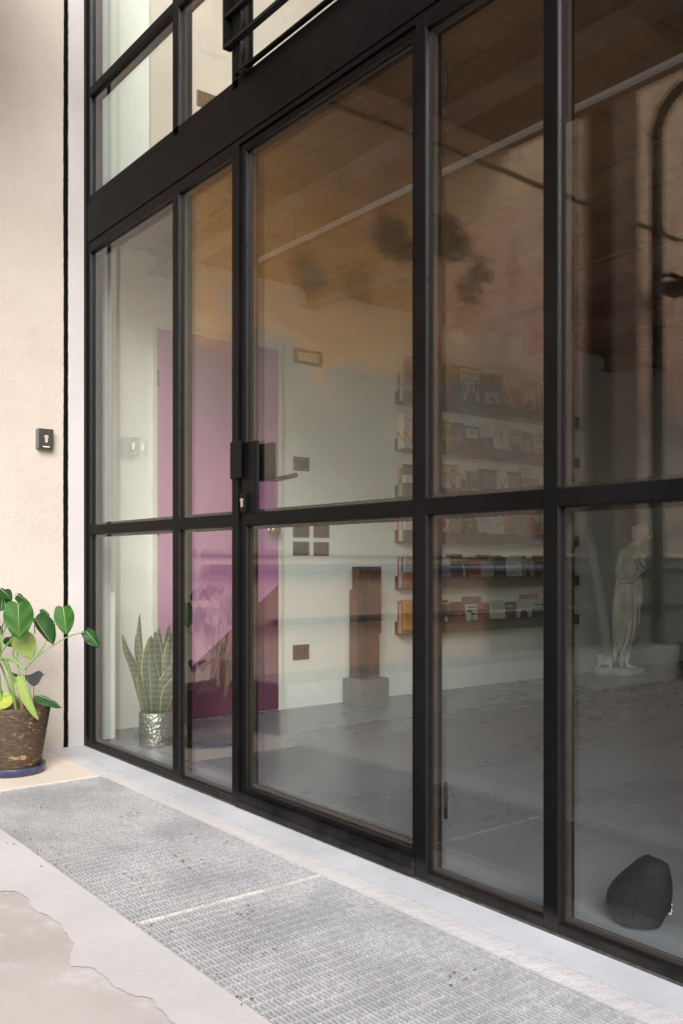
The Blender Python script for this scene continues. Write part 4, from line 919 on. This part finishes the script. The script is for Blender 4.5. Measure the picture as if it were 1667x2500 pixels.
tube(bm, smooth_path([sp(800, 985, -.05), sp(860, 1000, -.085), sp(950, 985, -.085), sp(1030, 920, -.03), sp(1010, 900, .05), sp(900, 940, .075), sp(815, 975, .04), sp(800, 985, -.05)], 6), .022, 10)
for q, (x0, x1, y1) in enumerate(((990, 1035, 1230), (1012, 1050, 1290), (1030, 1055, 1250), (965, 1000, 1110), (1000, 1025, 1490))):
    tube(bm, smooth_path([sp(x0, 960, -.05), sp((x0+x1)/2 + 8, 1080, -.075 + q*.01), sp(x1, y1 - 60, -.06 + q*.012), sp(x1 - 8, y1, -.055 + q*.012)], 5), [.012, .013, .014, .015, .016, .017, .018, .019, .02, .02, .019, .018, .016, .012, .008, .003][:16], 8)
link('sash', bm, 'stone_white', stt, True)
bm = bmesh.new(); bx(bm, -.165, -.045, -.07, .05, .135, .15); bx(bm, -.155, -.055, -.06, .04, .075, .135)
for x, y in ((-.150, -.055), (-.06, -.055), (-.150, .035), (-.06, .035)): bx(bm, x - .012, x + .012, y - .012, y + .012, .055, .136)
link('casket', bm, 'stone_white', stt, bevel=.005)

# snake plant in hammered pot
sn = thing('snake_plant', 'snake plant with yellow edged upright leaves in a hammered zinc pot', 'potted plant', (-3.945, .275, 0))
ry = Vector((-3.945, 1.975)).normalized(); sn.rotation_euler = (0, 0, math.atan2(-ry.x, ry.y))
bm = bmesh.new(); lathe(bm, [(.076, 0), (.080, .002), (.081, .01), (.0805, .150), (.079, .1575), (.0775, .158), (.0765, .152), (.076, .13)], 48); link('pot', bm, 'hammered', sn, True)
bm = bmesh.new(); lathe(bm, [(.076, .125), (.0755, .136)], 24); link('soil', bm, 'soil', sn)
def snp(x, y, d): return Vector(((x - 556)*.000293, d, .6585 - .0002996*y))
for (bx_, tx, ty, mx, my_, w_, d0, d1, tw) in ((360, 20, 420, 205, 960, 135, -.02, -.03, .8), (420, 292, 112, 300, 780, 92, .03, .03, .3), (410, 236, 432, 300, 960, 112, -.01, .01, -.4), (470, 474, 455, 435, 1000, 190, -.02, -.02, .1),
        (545, 545, 395, 560, 1000, 170, .01, .02, -.1), (600, 598, 330, 630, 950, 120, .03, .04, .2), (640, 768, 305, 690, 850, 130, .02, .04, -.3), (690, 800, 430, 730, 900, 120, -.01, .0, .5), (600, 850, 860, 660, 1250, 185, -.05, -.06, -.2),
        (660, 930, 1000, 760, 1300, 165, -.06, -.08, .2), (390, 282, 1000, 330, 1330, 92, -.055, -.06, .2), (525, 476, 700, 535, 1150, 125, -.05, -.055, .1), (470, 240, 760, 330, 1150, 80, .0, .0, .5), (640, 720, 560, 700, 1000, 150, .04, .05, 0)):
    path = smooth_path([snp(bx_, 1720, d0*.8), snp((bx_*1.2 + mx*.8)/2, (1660 + my_)/2 + 40, d0), snp(mx, my_, (d0+d1)/2), snp((mx + tx)/2 + (mx - bx_)*.1, (my_ + ty)/2, d1), snp(tx, ty, d1)], 7)
    bm = bmesh.new(); rows_ = []; N_ = len(path)
    for i, p in enumerate(path):
        s = i/(N_-1); wd = w_*.000293*.5*(.55 + .75*math.sin(min(1, s*1.25)*1.9))*max(.0, (1 - s**5))**.8 * (1 if s < .9 else 1)
        ang = tw*(s - .3)*1.6; side = Vector((math.cos(ang), math.sin(ang), 0)); nr = Vector((math.sin(ang), -math.cos(ang), 0))
        rows_.append([bm.verts.new(p + side*wd*j + nr*(-abs(j)**1.5*wd*.35)) for j in (-1, -.86, -.4, 0, .4, .86, 1)])
    for a, b_ in zip(rows_, rows_[1:]):
        for k in range(6):
            f = bm.faces.new((a[k], a[k+1], b_[k+1], b_[k])); f.material_index = 1 if k in (0, 5) else 0; f.smooth = True
    o = link('leaf', bm, ['snake', 'snake_edge'], sn); o.modifiers.new('s', 'SOLIDIFY').thickness = .0018

# black bag-like stone with a ring
bs = thing('black_door_weight', 'soft black leather door weight with a chrome ring on the shop floor', 'door weight', (-1.275, .215, 0))
ry = Vector((-1.275, 1.915)).normalized(); bs.rotation_euler = (0, 0, math.atan2(-ry.x, ry.y))
sl_ = [(0, -.040, .042), (.006, -.056, .050), (.022, -.072, .058), (.040, -.078, .072), (.062, -.077, .074), (.085, -.064, .075), (.105, -.046, .074), (.125, -.025, .070), (.140, -.010, .066), (.149, .004, .050), (.153, .016, .034)]
bm = bmesh.new(); n = 40; rg = []
for z, a, b_ in sl_:
    cxx, rx = (a + b_)/2, (b_ - a)/2; ry_ = .058*(1 - (z/.175)**2)**.5 * (.7 if z < .003 else 1)
    rg.append([bm.verts.new((cxx + rx*math.copysign(abs(math.cos(q))**.8, math.cos(q)), ry_*math.copysign(abs(math.sin(q))**.8, math.sin(q)) + z*.1, z + .003*math.cos(q*2 + 1)*(z > .01))) for q in [2*math.pi*k/n for k in range(n)]])
for A_, B_ in zip(rg, rg[1:]):
    for k in range(n): bm.faces.new((A_[k], A_[(k+1) % n], B_[(k+1) % n], B_[k]))
bm.faces.new(rg[0][::-1]); bm.faces.new(rg[-1])
link('bag', bm, 'black_leather', bs, True)
bm = bmesh.new(); tube(bm, [((a + b_)/2 - .01, -.058*(1 - (z/.175)**2)**.5 + z*.1 - .0006, z) for z, a, b_ in sl_[1:-1]], .0014, 6); link('seam', bm, 'black_leather', bs, True)
bm = bmesh.new(); tube(bm, [(.068 + .004*math.cos(a), -.012 + .006*math.sin(a*1), .05 + .016*math.sin(a)) for a in [k*math.pi/10 for k in range(21)]], .0016, 8); link('ring', bm, 'chrome', bs, True)

# monstera in the brown pot
mo = thing('monstera_plant', 'leafy monstera in a brown bark textured pot beside the cream wall', 'potted plant', (-3.79, -.45, 0))
mr = Vector((-3.79, 1.25)).normalized(); mo.rotation_euler = (0, 0, math.atan2(-mr.x, mr.y))
bm = bmesh.new(); lathe(bm, [(.095, .012), (.104, .016), (.110, .04), (.128, .15), (.146, .262), (.1475, .276), (.1455, .281), (.139, .279), (.136, .262), (.128, .2)], 64)
for v in bm.verts:
    a = math.atan2(v.co.y, v.co.x); k = 1 + .006*math.sin(5*a + v.co.z*30) + .004*math.sin(11*a - v.co.z*60); v.co.x *= k; v.co.y *= k
link('pot', bm, 'bark_pot', mo, True)
bm = bmesh.new(); lathe(bm, [(.131, .21), (.1, .232), (.05, .238)], 32); link('soil', bm, 'soil', mo)
sa = thing('saucer', 'dark blue glazed saucer under the brown pot', 'saucer', (-3.79, -.45, 0))
bm = bmesh.new(); lathe(bm, [(.112, 0), (.122, .006), (.129, .032), (.127, .036), (.122, .034), (.116, .012), (.10, .0105)], 64); link('dish', bm, 'blue_glaze', sa, True)
def mp(x, y, d=0): return Vector((x*.0003186 - .0557, d, .7716 - y*.000339))
def leaf(base, tip, width, d0, d1, facing=(0, -1, .25), m='leaf', fold=.18, curl=.12, lobe=.16, roll=0):
    p0, p1 = mp(*base, d0), mp(*tip, d1); L = (p1-p0).length; yv = (p1-p0).normalized()
    nv = Vector(facing); nv = (nv - yv*nv.dot(yv)).normalized(); xv = yv.cross(nv)
    W2 = width*.0003186*.5; bm = bmesh.new(); ns, nj = 18, 10; g = []
    for i in range(ns + 1):
        s = i/ns; row = []
        w_ = (.72 + .28*math.sin(min(1, s/.32)*math.pi/2)) if s < .32 else (1 - ((s - .32)/.68)**1.9)**.85 * 1.0
        for j in range(-nj, nj + 1):
            t = j/nj; back = lobe*L*(abs(t)**.8)*(1 - s)**3*math.cos(abs(t)*1.2)*1.2
            x = t*W2*max(w_, 0.0); y = s*L - back
            z = -fold*abs(t)**1.3*W2*2*w_ - curl*L*(s**2) + curl*L*.35*s + .012*W2*math.sin(s*14 + abs(t)*5)*abs(t)*4
            if roll: 
                an = t*roll; x = math.sin(an)*W2*w_/max(roll, .01); z += (math.cos(an) - 1)*W2*w_/roll
            row.append(bm.verts.new(p0 + xv*x + yv*y + nv*z))
        g.append(row)
    for i in range(ns):
        for j in range(2*nj):
            f = bm.faces.new((g[i][j], g[i][j+1], g[i+1][j+1], g[i+1][j])); f.smooth = True
    uvl = bm.loops.layers.uv.new('leaf'); loc = {v: ((j)/(2*nj), i/ns) for i, row in enumerate(g) for j, v in enumerate(row)}
    for f in bm.faces:
        for lp in f.loops: lp[uvl].uv = loc[lp.vert]
    tube(bm, [g[i][nj].co + nv*.0003 for i in range(ns)], [.0016*(1 - i/ns*.85) for i in range(ns)], 6, 1)
    return link('leaf', bm, [m, 'vein'], mo)
leaf((232, 205), (245, 618), 365, -.13, -.16, (0, -1, .15), 'leaf', .10, .10)
leaf((792, 275), (830, 600), 262, -.03, -.06, (.1, -1, .2), 'leaf', .10, .08)
leaf((440, 395), (648, 720), 300, -.05, -.07, (-.75, -.75, .5), 'leaf_dark', .25, .1, .12, 1.1)
leaf((262, 598), (398, 885), 300, -.02, -.05, (.1, -1, .1), 'leaf_pale', .05, .1, .10)
leaf((1083, 572), (1245, 765), 185, -.04, -.06, (.1, -1, .35), 'leaf_dark', .14, .22, .2)
leaf((238, 120), (398, 240), 190, .05, .06, (.2, -.6, .8), 'leaf_dark', .2, .15)
leaf((60, 60), (20, 300), 220, .08, .02, (-.2, -.8, .5), 'leaf_dark', .2, .1)
leaf((20, 40), (165, 160), 170, .03, .02, (.2, -.5, .9), 'leaf_dark', .15, .2)
leaf((545, 300), (640, 385), 120, .07, .05, (.2, -.5, .9), 'leaf_dark', .3, .3)
leaf((470, 1330), (772, 1440), 190, -.06, -.09, (.05, -.45, 1), 'leaf_dark', .25, .25, .1)
leaf((300, 1065), (465, 1585), 200, -.13, -.165, (.8, -.75, .1), 'leaf_pale', .2, -.05, .06, 1.2)
leaf((130, 640), (150, 755), 190, .06, .04, (-.2, -1, .2), 'leaf_dark', .1, .1)
leaf((120, 1330), (-20, 1480), 190, -.02, -.04, (-.2, -.9, .4), 'leaf_yellow', .1, .2)
leaf((-40, 500), (30, 600), 140, -.02, -.03, (.2, -1, .3), 'leaf_dark', .1, .2)
leaf((-120, 300), (-240, 620), 320, -.08, -.1, (-.2, -1, .3), 'leaf', .1, .1)
leaf((-200, 100), (-330, 330), 300, .04, .03, (-.3, -.9, .5), 'leaf', .1, .15)
leaf((-160, 800), (-330, 1100), 280, -.08, -.12, (-.3, -1, .2), 'leaf', .1, .1)
leaf((230, 1165), (195, 1230), 60, -.08, -.09, (0, -1, .1), 'leaf_pale', .1, .1)
def stem(pts, r0, r1, m='stem'):
    path = smooth_path([mp(x, y, d) for x, y, d in pts], 6); n = len(path)
    bm = bmesh.new(); tube(bm, path, [r0 + (r1 - r0)*i/(n-1) for i in range(n)], 8); link('stem', bm, m, mo)
stem([(285, 1640, -.02), (250, 1280, -.03), (40, 880, -.05), (-20, 830, -.05)], .006, .005)
stem([(230, 1640, -.03), (110, 960, -.05), (20, 860, -.06)], .0065, .005)
stem([(60, 1640, -.02), (10, 1200, -.02), (5, 860, -.05), (140, 650, -.09), (225, 560, -.12)], .007, .0022)
stem([(5, 830, -.05), (60, 560, -.05), (110, 400, -.03), (150, 330, .0)], .004, .0018)
stem([(0, 800, -.06), (30, 520, -.04), (80, 380, 0), (60, 70, .08)], .004, .0018)
stem([(30, 870, -.05), (180, 900, -.04), (290, 990, -.05), (340, 970, -.05), (480, 840, -.05), (640, 740, -.05), (860, 625, -.05), (1083, 574, -.045)], .006, .0021)
stem([(340, 970, -.05), (480, 830, -.045), (570, 690, -.04), (640, 540, -.035), (690, 430, -.03), (790, 280, -.028)], .0042, .0018)
stem([(230, 940, -.03), (170, 830, -.02), (180, 760, -.01), (160, 540, .0), (230, 470, .0), (330, 470, -.02), (440, 420, -.045)], .004, .002)
stem([(280, 1500, -.03), (230, 1000, -.03), (225, 850, -.02), (250, 720, -.02), (262, 600, -.02)], .0045, .0018)
stem([(440, 600, 0), (440, 480, .03), (490, 400, .05), (545, 305, .07)], .002, .0016)
stem([(300, 1640, -.05), (240, 1250, -.05), (270, 1080, -.1), (300, 1065, -.128)], .0045, .002)
stem([(250, 1640, .0), (60, 1060, .0), (-10, 900, .0)], .0042, .0035)
stem([(330, 1560, -.02), (210, 1350, -.02), (60, 1330, -.02)], .0035, .0025)
stem([(350, 1620, -.03), (420, 1400, -.04), (440, 1330, -.055), (475, 1325, -.06)], .0032, .002)
stem([(200, 1640, .02), (-40, 1100, .0), (-120, 500, -.06), (-120, 300, -.08)], .005, .0022)
stem([(160, 1640, .03), (-80, 1000, .03), (-190, 300, .04), (-200, 100, .04)], .005, .0022)
stem([(190, 130, .05), (215, 105, .05), (240, 120, .05)], .0018, .0016)
stem([(330, 990, -.04), (335, 1100, -.05), (385, 1250, -.06)], .0013, .0012, 'stem_brown')
stem([(300, 1640, -.06), (265, 1260, -.06)], .009, .007, 'stem_brown')
bird = thing('bird_ornament', 'flat black metal bird on a thin stake in the plant pot', 'garden ornament', (-3.79, -.45, .2))
bird.rotation_euler = mo.rotation_euler
out = [(160, 1070), (185, 1080), (235, 1098), (300, 1115), (365, 1108), (420, 1092), (455, 1072), (490, 1062), (520, 1072), (540, 1098), (566, 1118), (540, 1128), (525, 1150), (505, 1195), (475, 1232), (440, 1250), (400, 1246), (375, 1215), (340, 1180), (290, 1150), (230, 1128), (165, 1120)]
bm = bmesh.new(); A = [bm.verts.new(mp(x, y, .03) - Vector((0, 0, .2))) for x, y in out]; B = [bm.verts.new(v.co + Vector((0, .003, 0))) for v in A]
bm.faces.new(A); bm.faces.new(B[::-1])
for i in range(len(A)): bm.faces.new((A[i], B[i], B[(i+1) % len(A)], A[(i+1) % len(A)]))
link('silhouette', bm, 'bird', bird)
bm = bmesh.new(); tube(bm, [mp(430, 1240, .0315) - Vector((0, 0, .2)), mp(415, 1560, .0315) - Vector((0, 0, .2))], .0014, 6); link('stake', bm, 'bird', bird)
